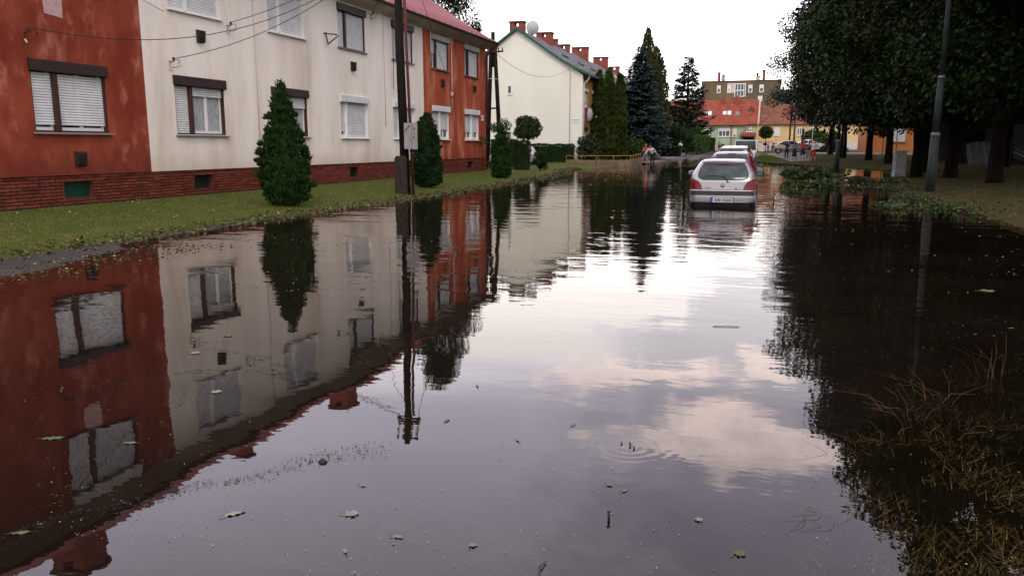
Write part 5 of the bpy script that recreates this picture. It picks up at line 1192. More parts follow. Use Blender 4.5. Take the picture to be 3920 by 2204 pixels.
# second hatchback, white silver with high red lamps
SL2 = [(.20, .74, .03, 3.75), (.26, .79, 0, 3.85), (.60, .82, .0, 3.80), (.63, .81, .04, 3.75), (.88, .80, .06, 3.3), (.98, .76, .10, 2.9), (1.15, .70, .22, 2.5), (1.34, .62, .34, 2.1), (1.42, .56, .40, 1.95), (1.46, .49, .52, 1.75), (1.475, .36, .7, 1.6)]
c = Car('hatchback', (-1.36, 27.6, -.18), R(0), 'second car, white roofed hatchback with red lamps up its rear pillars', 'car_silver2', SL2, r=.2, bow=.06, group=GC)
c.rear('rear_window', [(.95, -.60, .60), (1.0, -.62, .62), (1.15, -.58, .58), (1.37, -.50, .50), (1.39, -.48, .48)], 'glass', 18, .008, nz_=12)
for s_ in (-1, 1):
    a = [(.78, .60, .80), (.95, .62, .78), (1.12, .60, .71), (1.34, .545, .63)]
    c.rear('tail_light', [(z, x0, x1) if s_ > 0 else (z, -x1, -x0) for z, x0, x1 in a], 'lamp_red', 8, .012)
    c.side('side_window', [(.98, .6, 2.7), (1.2, .6, 2.3), (1.38, .8, 2.0)], 'glass', s_); c.wheel(s_*.81, .7, .29); c.wheel(s_*.81, 3.15, .29)
c.rear('third_brake_light', [(1.40, -.15, .15), (1.415, -.15, .15)], 'lamp_red', 5, .02, nz_=2)
c.mirror(.80, 2.5, .92, 'bumper_black'); c.mirror(-.80, 2.5, .92, 'bumper_black'); c.plate(.75, .26, .055)
mb = MB(); mb.tube([(0, .62, 1.47), (0, .5, 1.60)], .006, 'rubber', 5); mb.build('aerial', c.root, False)
mb = MB(); mb.tube([(0, c.ry(0, .97)-.03, .97), (.25, c.ry(.25, 1.02)-.02, 1.04)], .01, 'rubber', 5); mb.build('wiper', c.root, False)
# third car, maroon sided estate with roof rails
SL3 = [(.22, .78, .03, 4.2), (.28, .83, 0, 4.3), (.66, .86, .0, 4.25), (.69, .85, .04, 4.2), (.95, .85, .05, 3.6), (1.05, .82, .08, 3.3), (1.3, .75, .16, 2.9), (1.52, .68, .24, 2.5), (1.60, .62, .30, 2.35), (1.635, .55, .42, 2.1), (1.65, .42, .6, 1.9)]
c = Car('estate_car', (-1.75, 38.2, -.18), R(0), 'third car, tall estate with silver roof rails and orange red pillar lamps', 'car_maroon', SL3, r=.2, bow=.05, group=GC)
c.rear('rear_window', [(1.04, -.64, .64), (1.1, -.68, .68), (1.5, -.59, .59), (1.54, -.56, .56)], 'glass', 18, .008, nz_=12)
c.rear('tailgate_top', [(1.55, -.60, .60), (1.625, -.55, .55)], 'car_white', 14, .012, nz_=5)
mb = MB(); mb.grid([[(x, y, 1.656+.01*(1-(x/.6)**2)-(.03 if y < .5 else 0)) for x in np.linspace(-.58, .58, 9)] for y in np.linspace(.36, 2.2, 6)], 'car_white'); mb.build('roof_panel', c.root, False)
for s_ in (-1, 1):
    a = [(1.0, .70, .845), (1.2, .68, .79), (1.5, .60, .69)]
    c.rear('tail_light', [(z, x0, x1) if s_ > 0 else (z, -x1, -x0) for z, x0, x1 in a], 'lamp_orange' , 8, .012); c.rear('lower_light', [(z, x0, x1) if s_ > 0 else (z, -x1, -x0) for z, x0, x1 in ((.72, .70, .85), (.98, .70, .85))], 'lamp_red', 6, .012)
    c.side('side_window', [(1.05, .5, 3.1), (1.3, .5, 2.8), (1.52, .6, 2.4)], 'glass', s_); c.wheel(s_*.85, .8, .32); c.wheel(s_*.85, 3.4, .32)
    mb = MB(); mb.tube([(s_*.56, .6, 1.65), (s_*.56, .7, 1.70), (s_*.56, 2.0, 1.70), (s_*.56, 2.15, 1.65)], .018, 'bumper_black', 6); mb.build('roof_rail', c.root, False)
c.mirror(.85, 2.9, 1.05, 'bumper_black'); c.mirror(-.85, 2.9, 1.05, 'bumper_black'); c.plate(.85, .26, .055); c.mirror
# off roader / pickup with a white tailgate
c = root('pickup_truck', (-2.0, 60, -.15), 'boxy white pickup with dark rear cab window and rear frame', 'pickup', GC)
mb = MB(); mb.box((-.75, 0, .78), (.75, 2.2, .82), 'car_white'); mb.box((-.78, 0, .82), (-.72, 2.2, 1.22), 'car_white'); mb.box((.72, 0, .82), (.78, 2.2, 1.22), 'car_white'); mb.build('load_bed', c, False)
mb = MB(); mb.box((-.72, -.03, .84), (.72, .02, 1.20), 'car_white'); t_ = mb.build('tailgate', c, False)
mb = MB(); [mb.box((q-.02, -.045, 1.0), (q+.02, -.031, 1.05), 'bumper_black') for q in (-.45, -.15, .15, .45)]; mb.build('latch', t_, False)
mb = MB(); mb.prism([(2.2, .6), (2.2, 1.95), (2.35, 2.02), (3.7, 2.0), (4.1, 1.35), (5.1, 1.25), (5.2, .6)], 0, -.78, .78, 'car_white'); mb.build('cab', c, False)
mb = MB(); mb.box((-.70, .35, 1.32), (.70, .42, 1.96), 'glass'); mb.build('rear_window', c, False)
mb = MB()
for a, b in (((-.74, .38, 1.22), (-.70, .4, 2.0)), ((.74, .38, 1.22), (.70, .4, 2.0)), ((-.70, .4, 2.0), (.70, .4, 2.0)), ((-.70, .4, 2.0), (-.68, 2.2, 2.0)), ((.70, .4, 2.0), (.68, 2.2, 2.0))): mb.tube([a, b], .035, 'car_white', 8)
mb.build('frame', c, False)
mb = MB(); mb.box((-.6, .1, .45), (.6, 5.0, .78), 'rubber'); mb.box((-.75, -.08, .55), (.75, .02, .68), 'bumper_black'); mb.build('chassis', c, False)
for s_ in (-1, 1):
    for y in (.7, 4.2): mb = MB(); mb.tube([(s_*.55, y, .36), (s_*.78, y, .36)], .36, 'rubber', 18); w = mb.build('wheel', c, False); mb = MB(); mb.tube([(s_*.78, y, .36), (s_*.79, y, .36)], .2, 'rim', 12); mb.build('rim', w, False)
    mb = MB(); mb.box((s_*.70, -.06, .86), (s_*.77, -.031, 1.12), 'lamp_red'); mb.build('tail_light', c, False)
mb = MB(); mb.tube([(-.78, .3, 1.2), (-.8, .3, 2.3)], .012, 'rubber', 5); mb.build('aerial', c, False)
# saloons seen from the side
def saloon(name, loc, rz, label, paint, group=None, L_=4.25, hatch=False):
    k = L_/4.25
    sl = [(.22, .76, .12, 4.1*k), (.30, .81, 0, 4.22*k), (.55, .83, .0, 4.25*k), (.78, .83, .02, 4.1*k), (.90, .82, .08, 3.5*k), (.955, .80, (.45 if not hatch else .15)*k, 3.05*k), (1.0, .78, (.62 if not hatch else .2)*k, 2.95*k), (1.2, .69, (1.0 if not hatch else .55)*k, 2.45*k), (1.32, .62, (1.25 if not hatch else .8)*k, 2.15*k), (1.39, .52, (1.55 if not hatch else 1.1)*k, 1.95*k), (1.405, .4, (1.65 if not hatch else 1.3)*k, 1.85*k)]
    c = Car(name, loc, rz, label, paint, sl, r=.2, bow=.04, group=group)
    b0 = .72 if not hatch else .42
    for s_ in (-1, 1):
        c.side('side_window', [(.99, b0*k, 1.72*k), (1.2, (b0+.36)*k, 1.72*k), (1.33, (b0+.62)*k, 1.72*k)], 'glass', s_); c.side('side_window', [(.99, 1.80*k, 2.85*k), (1.2, 1.80*k, 2.4*k), (1.33, 1.80*k, 2.1*k)], 'glass', s_)
        c.side('body_strip', [(.50, .25, L_-.2), (.545, .25, L_-.2)], 'bumper_black', s_, .01); c.side('sill_shade', [(.24, 1.1, 2.9*k), (.30, 1.1, 2.9*k)], 'bumper_black', s_, .008)
        for y in (.92*k, 1.98*k): c.side('door_handle', [(.82, y, y+.16), (.86, y, y+.16)], 'bumper_black', s_, .014)
        for y in (1.76*k, 2.86*k, .80*k): c.side('door_seam', [(.32, y, y+.012), (.97, y, y+.012)], 'rubber', s_, .009)
        c.rear('tail_light', [(.62, s_*.70-.12, s_*.70+.12), (.88, s_*.70-.12, s_*.70+.12)], 'lamp_red', 8, .012, nz_=5); c.side('tail_light', [(.62, .12, .30), (.88, .20, .34)], 'lamp_red', s_, .012)
        c.wheel(s_*.83, .75*k, .29); c.wheel(s_*.83, 3.35*k, .29); c.mirror(s_*.8, 2.75*k, .98, 'bumper_black')
        mb = MB(); mb.box((s_*.5, 4.16*k, .62), (s_*.76, 4.22*k, .76), 'gate_white'); mb.build('headlight', c.root, False)
    mb = MB(); y0, y1 = (.66*k, 1.28*k) if not hatch else (.25*k, .85*k)
    mb.poly([(-.60, y0, 1.0), (.60, y0, 1.0), (.52, y1, 1.33), (-.52, y1, 1.33)], 'glass'); mb.build('rear_window', c.root, False)
    mb = MB(); mb.poly([(-.60, 3.0*k, 1.0), (-.52, 2.17*k, 1.34), (.52, 2.17*k, 1.34), (.60, 3.0*k, 1.0)], 'glass'); mb.build('windscreen', c.root, False)
    return c
zc = groundz(1.5, 90)+.03
saloon('saloon_car', (-.35, 91, zc), R(-90), 'beige silver saloon crossing the street end in profile', 'car_beige')
saloon('parked_car', (1.9, 99.5, groundz(2, 97)+.1), R(-90), 'white car mostly hidden behind the onlookers and the beige saloon', 'car_white')
saloon('parked_car', (4.6, 107, .48), R(-100), 'silver saloon parked under the trees on the far right', 'car_silver2')
saloon('parked_car', (-6.3, 112, .35), R(-78), 'small black car half hidden behind the pickup', 'car_dark')
saloon('parked_car', (-15.9, 51.6, .14), R(28), 'silver car tail with bright red lamp peeping out behind the clipped hedges', 'car_silver', hatch=True, L_=3.9).plate(.62, .2, .07, smudge=True)

# ------------------------------------------------------------------ people
def person(loc, rz, label, H=1.75, arms=None, legs=None, bend=0., top_='cloth_white', sleeve=.3, bottom='cloth_black', blen=1., skirt=None, hair='hair', long_hair=False, shoes=None, female=False, extra=None, group=None, build=1.):
    rt = root('person', loc, label, 'person', group, rz); s_ = H/1.75
    hip = Vector((0, 0, .95)); sw = .155 if female else .185
    def bnd(p):   # bend the trunk forward about the hip
        q = Vector(p)-hip; return hip+Vector((q.x, q.y*math.cos(bend)-q.z*math.sin(bend), q.z*math.cos(bend)+q.y*math.sin(bend)))
    chest = bnd((0, 0, 1.30)); neck = bnd((0, 0, 1.47)); head = bnd((0, -.03, 1.635)); SL_ = bnd((-sw, 0, 1.42)); SR_ = bnd((sw, 0, 1.42))
    arms = arms or {}; la = [Vector(p) for p in arms.get('l', ((-.26, -.02, 1.14), (-.25, -.10, .90)))]; ra = [Vector(p) for p in arms.get('r', ((.26, -.02, 1.14), (.25, -.10, .90)))]
    legs = legs or {}; ll = [Vector(p) for p in legs.get('l', ((-.11, -.02, .50), (-.12, .02, .09)))]; rl = [Vector(p) for p in legs.get('r', ((.11, -.02, .50), (.12, .02, .09)))]
    B = []  # (a, b, ra, rb, material)
    def arm(S0, e, h):
        k = S0.lerp(e, min(1, sleeve*2)) if sleeve < .5 else e
        B.append((S0, k, .056, .05, top_))
        if sleeve < .5: B.append((k, e, .045, .04, 'skin')); B.append((e, h, .040, .027, 'skin'))
        elif sleeve < 1: B.append((e, h, .040, .027, 'skin'))
        else: B.append((e, h, .045, .032, top_))
        d_ = (h-e).normalized(); B.append((h, h+d_*.075, .030, .026, 'skin')); return h+d_*.07, d_
    hands = [arm(SL_, *la), arm(SR_, *ra)]
    w_ = build
    B.append((hip+Vector((0, 0, .0)), bnd((0, 0, 1.12)), .130*w_, .118*w_, bottom if not skirt else skirt)); B.append((bnd((0, 0, 1.06)), chest, .122*w_, .135*w_, top_)); B.append((SL_.lerp(chest, .3), SR_.lerp(chest, .3), .082, .082, top_)); B.append((chest, bnd((0, 0, 1.42)), .125*w_, .09, top_))
    B.append((bnd((0, 0, 1.42)), bnd((0, -.01, 1.53)), .052, .048, 'skin')); B.append((bnd((0, -.025, 1.585)), bnd((0, -.015, 1.665)), .068, .088, 'skin')); B.append((bnd((0, -.085, 1.60)), bnd((0, -.118, 1.60)), .016, .010, 'skin'))
    for sx in (-1, 1): B.append((bnd((sx*.082, -.01, 1.635)), bnd((sx*.092, -.005, 1.61)), .014, .012, 'skin'))
    for sx, (kn, an) in ((-1, ll), (1, rl)):
        hp = hip+Vector((sx*.09, 0, -.02)); cut = blen
        if skirt and skirt != bottom: pass
        if cut <= .5: m_ = hp.lerp(kn, cut*2); B.append((hp, m_, .092, .085, bottom)); B.append((m_, kn, .075, .056, 'skin')); B.append((kn, an, .055, .036, 'skin'))
        elif cut < 1: m_ = kn.lerp(an, cut*2-1); B.append((hp, kn, .095, .075, bottom)); B.append((kn, m_, .07, .065, bottom)); B.append((m_, an, .045, .036, 'skin'))
        else: B.append((hp, kn, .095, .072, bottom)); B.append((kn, an, .070, .055, bottom))
        B.append((an, an+Vector((0, .0, -.045)), .038, .035, shoes or 'skin')); B.append((an+Vector((0, .02, -.05)), an+Vector((0, -.14, -.058)), .038, .030, shoes or 'skin'))
    if skirt: B.append((hip, hip+Vector((0, 0, -.1)), .15, .16, skirt)); 
    mb = MB()
    for a, b, r0, r1, m in B:
        n = 4; pts = [a+(a-b).normalized()*r0*.75]+[a.lerp(b, t/n) for t in range(n+1)]+[b+(b-a).normalized()*r1*.75]; rs = [r0*.55]+[r0+(r1-r0)*t/n for t in range(n+1)]+[r1*.55]
        mb.tube([p*s_ for p in pts], [q*s_ for q in rs], 'skin', 10)
    tmp = bpy.data.objects.new('tmp', mb.mesh('tmp')); COL.objects.link(tmp); md = tmp.modifiers.new('r', 'REMESH'); md.mode = 'VOXEL'; md.voxel_size = .021; md.use_smooth_shade = True
    sm = tmp.modifiers.new('s', 'SMOOTH'); sm.factor = .5; sm.iterations = 2
    dg = bpy.context.evaluated_depsgraph_get(); me = bpy.data.meshes.new_from_object(tmp.evaluated_get(dg)); bpy.data.objects.remove(tmp); me.name = 'body'
    mats_ = sorted({b[4] for b in B}); me.materials.clear()
    for q in mats_: me.materials.append(MC[q])
    A_ = np.array([np.array(b[0])*s_ for b in B]); D_ = np.array([np.array(b[1])*s_ for b in B])-A_; rr_ = np.array([(b[2]+b[3])/2*s_ for b in B]); L2 = (D_**2).sum(1)+1e-9
    Cn = np.array([p.center for p in me.polygons]); t = np.clip(((Cn[:, None]-A_)*D_).sum(2)/L2, 0, 1); dist = np.linalg.norm(Cn[:, None]-A_-t[..., None]*D_, axis=2)/rr_
    ix = dist.argmin(1); mi = np.array([mats_.index(B[k][4]) for k in range(len(B))])[ix]; me.polygons.foreach_set('material_index', mi.astype(np.int32)); me.polygons.foreach_set('use_smooth', np.ones(len(mi), bool))
    # fingers and face details joined into the same mesh
    fb = MB(); fb.mats = list(mats_)
    for (h, d_), sx in zip(hands, (-1, 1)):
        sd = d_.cross(Vector((0, 1, 0))); sd = (sd if sd.length > .2 else d_.cross(Vector((1, 0, 0)))).normalized(); cu = d_.cross(sd).normalized()
        for k, ln in enumerate((.062, .072, .068, .052)):
            o_ = h+sd*(-.026+.0175*k); fb.tube([o_*s_, (o_+d_*ln*.55+cu*.006)*s_, (o_+d_*ln*.95+cu*.022)*s_], [.0095*s_, .0085*s_, .006*s_], 'skin', 6)
        o_ = h-d_*.05-sd*.03; fb.tube([o_*s_, (o_-sd*.022+d_*.03)*s_, (o_-sd*.026+d_*.06+cu*.01)*s_], [.011*s_, .010*s_, .007*s_], 'skin', 6)
    for sx in (-1, 1): p = bnd((sx*.032, -.094, 1.645))*s_; fb.tube([p, p+Vector((0, -.008, 0))], .010*s_, 'hair_black', 6)
    p = bnd((0, -.098, 1.565))*s_; fb.tube([p-Vector((.022, 0, 0)), p+Vector((.022, 0, 0))], .006*s_, 'cloth_pink', 5)
    m2 = fb.mesh('f'); bm = bmesh.new(); bm.from_mesh(me); bm.from_mesh(m2); bm.to_mesh(me); bm.free()
    while len(me.materials) < len(fb.mats): me.materials.append(MC[fb.mats[len(me.materials)]])
    link(bpy.data.objects.new('body', me), rt)
    hb = MB(); P = []; hc = bnd((0, .005, 1.65))
    for i in range(7):
        ph = math.pi/2*i/6*1.12; P.append([tuple((hc+Vector((.097*math.sin(ph)*math.cos(t), (.105 if math.sin(t) > -.2 else .088)*math.sin(ph)*math.sin(t), .108*math.cos(ph)-(.02 if math.sin(t) > 0 else -.01)*i/6)))*s_) for t in np.linspace(0, 2*math.pi, 17)])
    hb.grid(P, hair); hb.tube([(hc+Vector((0, .05, .0)))*s_, (hc+Vector((0, .065, -.10)))*s_, (hc+Vector((0, .06, -.30 if long_hair else -.12)))*s_], [.085*s_, .075*s_, .04*s_], hair, 10); hb.build('hair', rt, False)
    if skirt:
        kb = MB(); z1 = {'short': .72, 'long': .42}.get(extra, .55); ring = lambda z, r: [(r*s_*math.cos(t), r*s_*.85*math.sin(t), z*s_) for t in np.linspace(0, 2*math.pi, 17)]
        kb.grid([ring(1.04, .135), ring(.9, .165), ring((z1+.9)/2, .19), ring(z1, .215)], skirt); kb.build('skirt', rt, False)
    return rt
cr = {'l': ((-.25, -.05, 1.16), (.02, -.20, 1.22)), 'r': ((.25, -.05, 1.16), (-.02, -.22, 1.26))}
photo = {'l': ((-.30, -.18, 1.28), (-.09, -.24, 1.56)), 'r': ((.30, -.18, 1.28), (.09, -.24, 1.56))}
person((-9.92, 65.3, -.06), R(12), 'young woman in red top and denim shorts wading barefoot, arm round the man', 1.70, {'l': ((-.22, -.08, 1.16), (.0, -.22, 1.18)), 'r': ((.26, -.02, 1.18), (.16, -.24, 1.24))}, {'l': ((-.22, -.03, .50), (-.36, .05, .09)), 'r': ((.12, -.05, .5), (.12, .0, .09))}, 0, 'cloth_red', .0, 'cloth_blue', .25, hair='hair', female=True, group='two people wading together')
person((-9.32, 64.9, -.10), R(-18), 'man in a loose white shirt and black track trousers bending towards the young woman', 1.78, {'l': ((-.42, -.40, .95), (-.45, -.32, .68)), 'r': ((.30, .05, .98), (.52, .12, .74))}, {'l': ((-.09, -.05, .50), (-.10, .04, .09)), 'r': ((.12, -.04, .5), (.14, .02, .09))}, R(38), 'cloth_white', .45, 'cloth_black', 1., shoes='cloth_black', group='two people wading together', build=1.12)
person((-10.3, 93.8, .30), R(25), 'dark haired woman in a striped white and lime top and teal shorts', 1.72, cr, None, 0, 'cloth_lime', .3, 'cloth_tealshort', .3, hair='hair_black', long_hair=True, female=True, shoes='cloth_white', build=1.1)
person((-10.0, 124, .5), R(15), 'woman in a beige dress standing at the far hedge', 1.68, {'l': ((-.24, -.04, 1.16), (-.05, -.2, 1.1))}, None, 0, 'cloth_beige', .3, 'cloth_beige', .2, skirt='cloth_beige', extra='mid', long_hair=True, female=True)
person((-8.1, 127, .55), 0, 'far man in grey T shirt and dark trousers near the green house', 1.76, None, None, 0, 'cloth_grey', .3, 'cloth_navy', 1., shoes='cloth_black')
person((-.85, 117, .5), R(-20), 'person in a pink red top behind the beige saloon roof, left of the pair', 1.58, cr, None, 0, 'cloth_pink', .3, 'cloth_navy', 1.)
person((.12, 118, .55), R(-10), 'taller person in a pale rose shirt behind the beige saloon', 1.74, cr, None, 0, 'cloth_rose', .3, 'cloth_khaki', 1.)
GO = 'onlookers filming the flood at the path'
person((1.05, 75.5, .22), R(-15), 'onlooker in black with one arm raised to the head, left rear of the group', 1.68, {'l': ((-.34, -.12, 1.36), (-.12, -.20, 1.60)), 'r': ((.24, -.06, 1.14), (.02, -.20, 1.10))}, None, 0, 'cloth_black', .3, 'cloth_black', 1., group=GO, shoes='cloth_black')
person((1.62, 71.8, .18), R(-20), 'woman in teal top and long black skirt, arms folded', 1.68, cr, {'l': ((-.09, -.03, .5), (-.18, .02, .09)), 'r': ((.10, -.02, .5), (.10, .0, .09))}, 0, 'cloth_teal', .3, 'cloth_black', .3, skirt='cloth_black', extra='long', female=True, group=GO, shoes='cloth_redshort')
person((2.28, 71.9, .18), R(-12), 'man in red T shirt and dark blue shorts with folded arms', 1.78, cr, None, 0, 'cloth_red', .35, 'cloth_navy', .45, group=GO, shoes='cloth_black')
person((2.72, 71.2, .17), R(-10), 'person in black shirt and khaki trousers half hidden behind the man in white', 1.70, cr, None, 0, 'cloth_black', .35, 'cloth_khaki', .95, group=GO, shoes='cloth_beige')
pm = person((2.92, 67.8, .12), R(-8), 'man in pale grey T shirt and red shorts holding a phone up with both hands', 1.80, photo, {'l': ((-.13, -.03, .50), (-.16, .02, .09)), 'r': ((.13, -.03, .50), (.16, .02, .09))}, 0, 'cloth_white', .35, 'cloth_redshort', .42, group=GO)
mb = MB(); mb.box((2.82, 67.50, 1.745), (2.98, 67.515, 1.83), 'cloth_white'); top(mb, 'phone', 'pale phone held up by the man in red shorts', 'phone')

# ------------------------------------------------------------------ storm debris, leaves, twigs
def poly_leaf(kind, s_):
    pts = []
    if kind == 'maple':
        for k in range(20):
            a = 2*math.pi*k/20; r_ = s_*(.55+.42*abs(math.cos(2.5*a)))*(1 if k % 2 else .78); pts.append((r_*math.cos(a), r_*math.sin(a)))
    elif kind == 'oak':
        for k in range(22):
            t = k/11; u = t if t <= 1 else 2-t; w = s_*(.34*math.sin(math.pi*min(1, u*1.02))+.06*math.sin(u*22)); pts.append(((u-.5)*2*s_, w if t <= 1 else -w))
    else:
        for k in range(14):
            t = k/7; u = t if t <= 1 else 2-t; w = s_*.28*math.sin(math.pi*u); pts.append(((u-.5)*2*s_, w if t <= 1 else -w))
    return pts
def float_leaf(x, y, kind, s_, rz, m, label, z=.004):
    s_ *= .8; pts = poly_leaf(kind, s_); mb = MB(); c, q = math.cos(rz), math.sin(rz)
    cen = (x, y, z+.006); P = [(x+a*c-b*q, y+a*q+b*c, z+.003*math.sin(i*1.7)) for i, (a, b) in enumerate(pts)]
    for i in range(len(P)): mb.poly([cen, P[i], P[(i+1) % len(P)]], m)
    mb.tube([(x-s_*c*.9, y-s_*q*.9, z+.004), (x-s_*1.5*c, y-s_*1.5*q, z+.002)], .0015, 'straw', 4)
    return top(mb, 'floating_leaf', label, 'leaf', 'single leaves floating on the water', loc=(x, y, z))
LV = [(-2.04, 2.55, 'oak', .055, .9, 'leaf_pale', 'large pale lobed leaf floating bottom left of centre'), (-1.58, 2.70, 'maple', .045, .4, 'leaf_pale', 'large pale maple leaf right of the long lobed leaf'),
      (-3.48, 2.98, 'oak', .075, .5, 'leaf_green', 'green lobed leaf on the dark house reflection at far left'), (-3.96, 4.63, 'maple', .05, .2, 'leaf_pale', 'pale leaf on the reflection of the cream wall'), (-.96, 4.01, 'willow', .025, 1.1, 'leaf_green', 'small green leaf left of the ring ripples'),
      (-.62, 3.31, 'maple', .022, .3, 'leaf_pale', 'small pale leaf above the black twig'), (-.545, 3.27, 'willow', .022, .9, 'leaf_pale', 'tiny pale leaf close to the small pale leaf'), (-.21, 3.09, 'maple', .026, 2., 'leaf_pale', 'pale leaf right of the black twig'),
      (-.04, 2.86, 'maple', .036, .7, 'leaf_green', 'round green leaf near the bottom right reflections'), (-1.67, 2.96, 'willow', .022, 0, 'leaf_pale', 'small pale leaf above the large maple leaf'), (-1.18, 3.70, 'willow', .028, 2.4, 'leaf_pale', 'slim pale leaf in mid water'),
      (-2.73, 2.15, 'willow', .05, .6, 'leaf_green', 'slim green leaf at the bottom left edge'), (-3.05, 3.05, 'willow', .055, .3, 'leaf_green', 'slim green leaf on the reflected upper window'), (-1.64, 3.86, 'willow', .035, 1.4, 'leaf_green', 'green leaf on the lilac reflection left of centre'),
      (-4.07, 5.15, 'maple', .05, 1.4, 'leaf_green', 'leaf on the reflection beside the thuja'), (-1.01, 2.61, 'maple', .026, 1.4, 'leaf_pale', 'pale leaf near the bottom edge centre'), (-1.71, 4.52, 'willow', .04, 2.1, 'leaf_pale', 'pale slim leaf near the reflected pole'), (-1.31, 2.58, 'willow', .03, .1, 'leaf_pale', 'pale slim leaf at the bottom edge'),
      (2.2, 9.3, 'maple', .12, .4, 'leaf_green', 'clump of green leaf far out on the dark reflection at right'), (-3.2, 3.9, 'maple', .05, .3, 'leaf_pale', 'pale leaf on the dark red reflection'), (-1.45, 2.42, 'oak', .03, 2.3, 'leaf_pale', 'short lobed leaf at the very bottom')]
for a in LV: float_leaf(*a)
def specks(name, n, fx, m, smin, smax, label, zz=.0035, kind='stuff'):
    x, y = fx(n); n = len(x); s_ = np.exp(rng.uniform(np.log(smin), np.log(smax), n)); a = rng.uniform(0, 6.28, n); z = zz+rng.random(n)*.004
    P = np.stack([x, y, z], 1); U = np.stack([np.cos(a), np.sin(a), rng.uniform(-.12, .3, n)], 1); V = np.stack([-np.sin(a), np.cos(a), rng.uniform(-.15, .15, n)], 1)
    X, F = leafquads(P, U, V, s_, s_*rng.uniform(.2, .8, n)); o = link(bpy.data.objects.new(name, npmesh(name, X, F, m))); return tag(o, label, 'debris', None, kind)
def f_open(n):
    y = 2.2+9*rng.random(n)**1.5; x = rng.uniform(-1, 1, n)*(y*.9)-.35*y; k = np.array([nz(a, b, .9, 3) for a, b in zip(x, y)]) > -.05-.35*rng.random(n); ok = k & (x > -8) & (x < 5); return x[ok], y[ok]
specks('floating_debris', 6500, f_open, 'debris', .0025, .0105, 'small pale seeds and leaf scraps scattered over the near water')
def f_mid(n):
    y = 7+38*rng.random(n)**1.3; x = -9.5+14*rng.random(n); k = np.array([nz(a*.6+b*.5, b*1.6, .55, 8) for a, b in zip(x, y)]) > .08+.25*(rng.random(len(x))-.5); k2 = (x < -1.5-.1*y) | (x > .8) | (y > 28); ok = k & k2; return x[ok], y[ok]
specks('floating_debris', 16000, f_mid, 'debris_dark', .008, .045, 'drifts of small leaves floating on the dark reflections')
def f_far(n):
    y = 30+45*rng.random(n); x = -10+11*rng.random(n); k = np.array([nz(a, b*.5, .3, 5) for a, b in zip(x, y)]) > -.02; return x[k], y[k]
specks('floating_debris', 3500, f_far, 'debris', .03, .10, 'floating leaf scraps on the far water')
def f_shore(n):
    y = 5.5+45*rng.random(n)**1.2; g = np.array([float(xG(v)) for v in y]); x = g+.22*rng.normal(size=n)-.02; return x, y
x, y = f_shore(9500); n = len(x); z = np.array([max(0, groundz(a, b)) for a, b in zip(x, y)])+rng.random(n)*.04
s_ = np.exp(rng.uniform(np.log(.014), np.log(.085), n))*(1+(y-6)/45); P = np.stack([x, y, z], 1); U = unit(rng.normal(size=(n, 3))*np.array([1, 1, .3])); X, F = leafquads(P, U, perp(U), s_, s_*.6)
tag(link(bpy.data.objects.new('washed_up_leaves', npmesh('washed_up_leaves', X, F, 'debris_shore'))), 'line of torn leaves washed up along the left grass edge', 'debris', None, 'stuff')
x = -8.9+1.2*rng.random(700)**1.6; y = 5.6+4.5*rng.random(700); P = np.stack([x, y, np.full(700, .02)], 1); U = unit(rng.normal(size=(700, 3))*np.array([1, 1, .2])); X, F = leafquads(P, U, perp(U), .05, .02)
tag(link(bpy.data.objects.new('washed_up_leaves', npmesh('washed_up_leaves', X, F, 'debris_shore'))), 'scraps of leaf lying on the awash footpath', 'debris', None, 'stuff')
def f_lawn(n): y = 6+45*rng.random(n); return rng.uniform(-13.8, -9.6, n), y
x, y = f_lawn(1500); n = 1500; P = np.stack([x, y, np.array([groundz(a, b) for a, b in zip(x, y)])+.03], 1); U = unit(rng.normal(size=(n, 3))*np.array([1, 1, .3])); s_ = rng.uniform(.02, .05, n); X, F = leafquads(P, U, perp(U), s_, s_*.6)
tag(link(bpy.data.objects.new('fallen_leaves', npmesh('fallen_leaves', X, F, 'debris'))), 'pale leaf scraps lying on the left grass', 'debris', None, 'stuff')
def f_lawn2(n): y = 18+42*rng.random(n); return np.array([float(xR(v)) for v in y])+rng.random(n)**1.5*6-.3, y
x, y = f_lawn2(2500); n = 2500; P = np.stack([x, y, np.array([max(0, groundz(a, b)) for a, b in zip(x, y)])+.03], 1); U = unit(rng.normal(size=(n, 3))*np.array([1, 1, .4])); s_ = rng.uniform(.03, .10, n); X, F = leafquads(P, U, perp(U), s_, s_*.6)
tag(link(bpy.data.objects.new('fallen_leaves', npmesh('fallen_leaves', X, F, 'branch_leaf'))), 'torn green leaves lying on the grass around the lamp post', 'debris', None, 'stuff')
# fallen leafy branches at the right shore
def fallen(loc, pts, spread, n, label, leaf=.11, name='fallen_branch', m='branch_leaf'):
    rt = root(name, loc, label, 'branch', 'broken branches lying at the right shore'); pts = [Vector(p) for p in pts]
    mb = MB(); mb.tube(pts, [.035]*(len(pts)-1)+[.012], 'twig', 6)
    cs = []
    for k in range(26):
        i = random.randrange(len(pts)-1); p = pts[i].lerp(pts[i+1], random.random()); q = p+Vector((random.gauss(0, spread), random.gauss(0, spread*1.2), abs(random.gauss(0, spread*.32)))); cs.append((q.x, q.y, max(.03, q.z)))
        if k % 2: mb.tube([p, p.lerp(q, .5)+Vector((0, 0, .03)), q], [.012, .008, .003], 'twig', 4)
    mb.build('limb', rt, False)
    fo = crown_mesh('leaves', cs, [random.uniform(.12, .28)*(spread/.4+.4) for _ in cs], n, leaf, leaf*.75, m, .5); v = np.empty(len(fo.vertices)*3, np.float32); fo.vertices.foreach_get('co', v); v = v.reshape(-1, 3); v[:, 2] = np.abs(v[:, 2]); fo.vertices.foreach_set('co', v.ravel()); fo.update()
    link(bpy.data.objects.new('leaves', fo), rt)
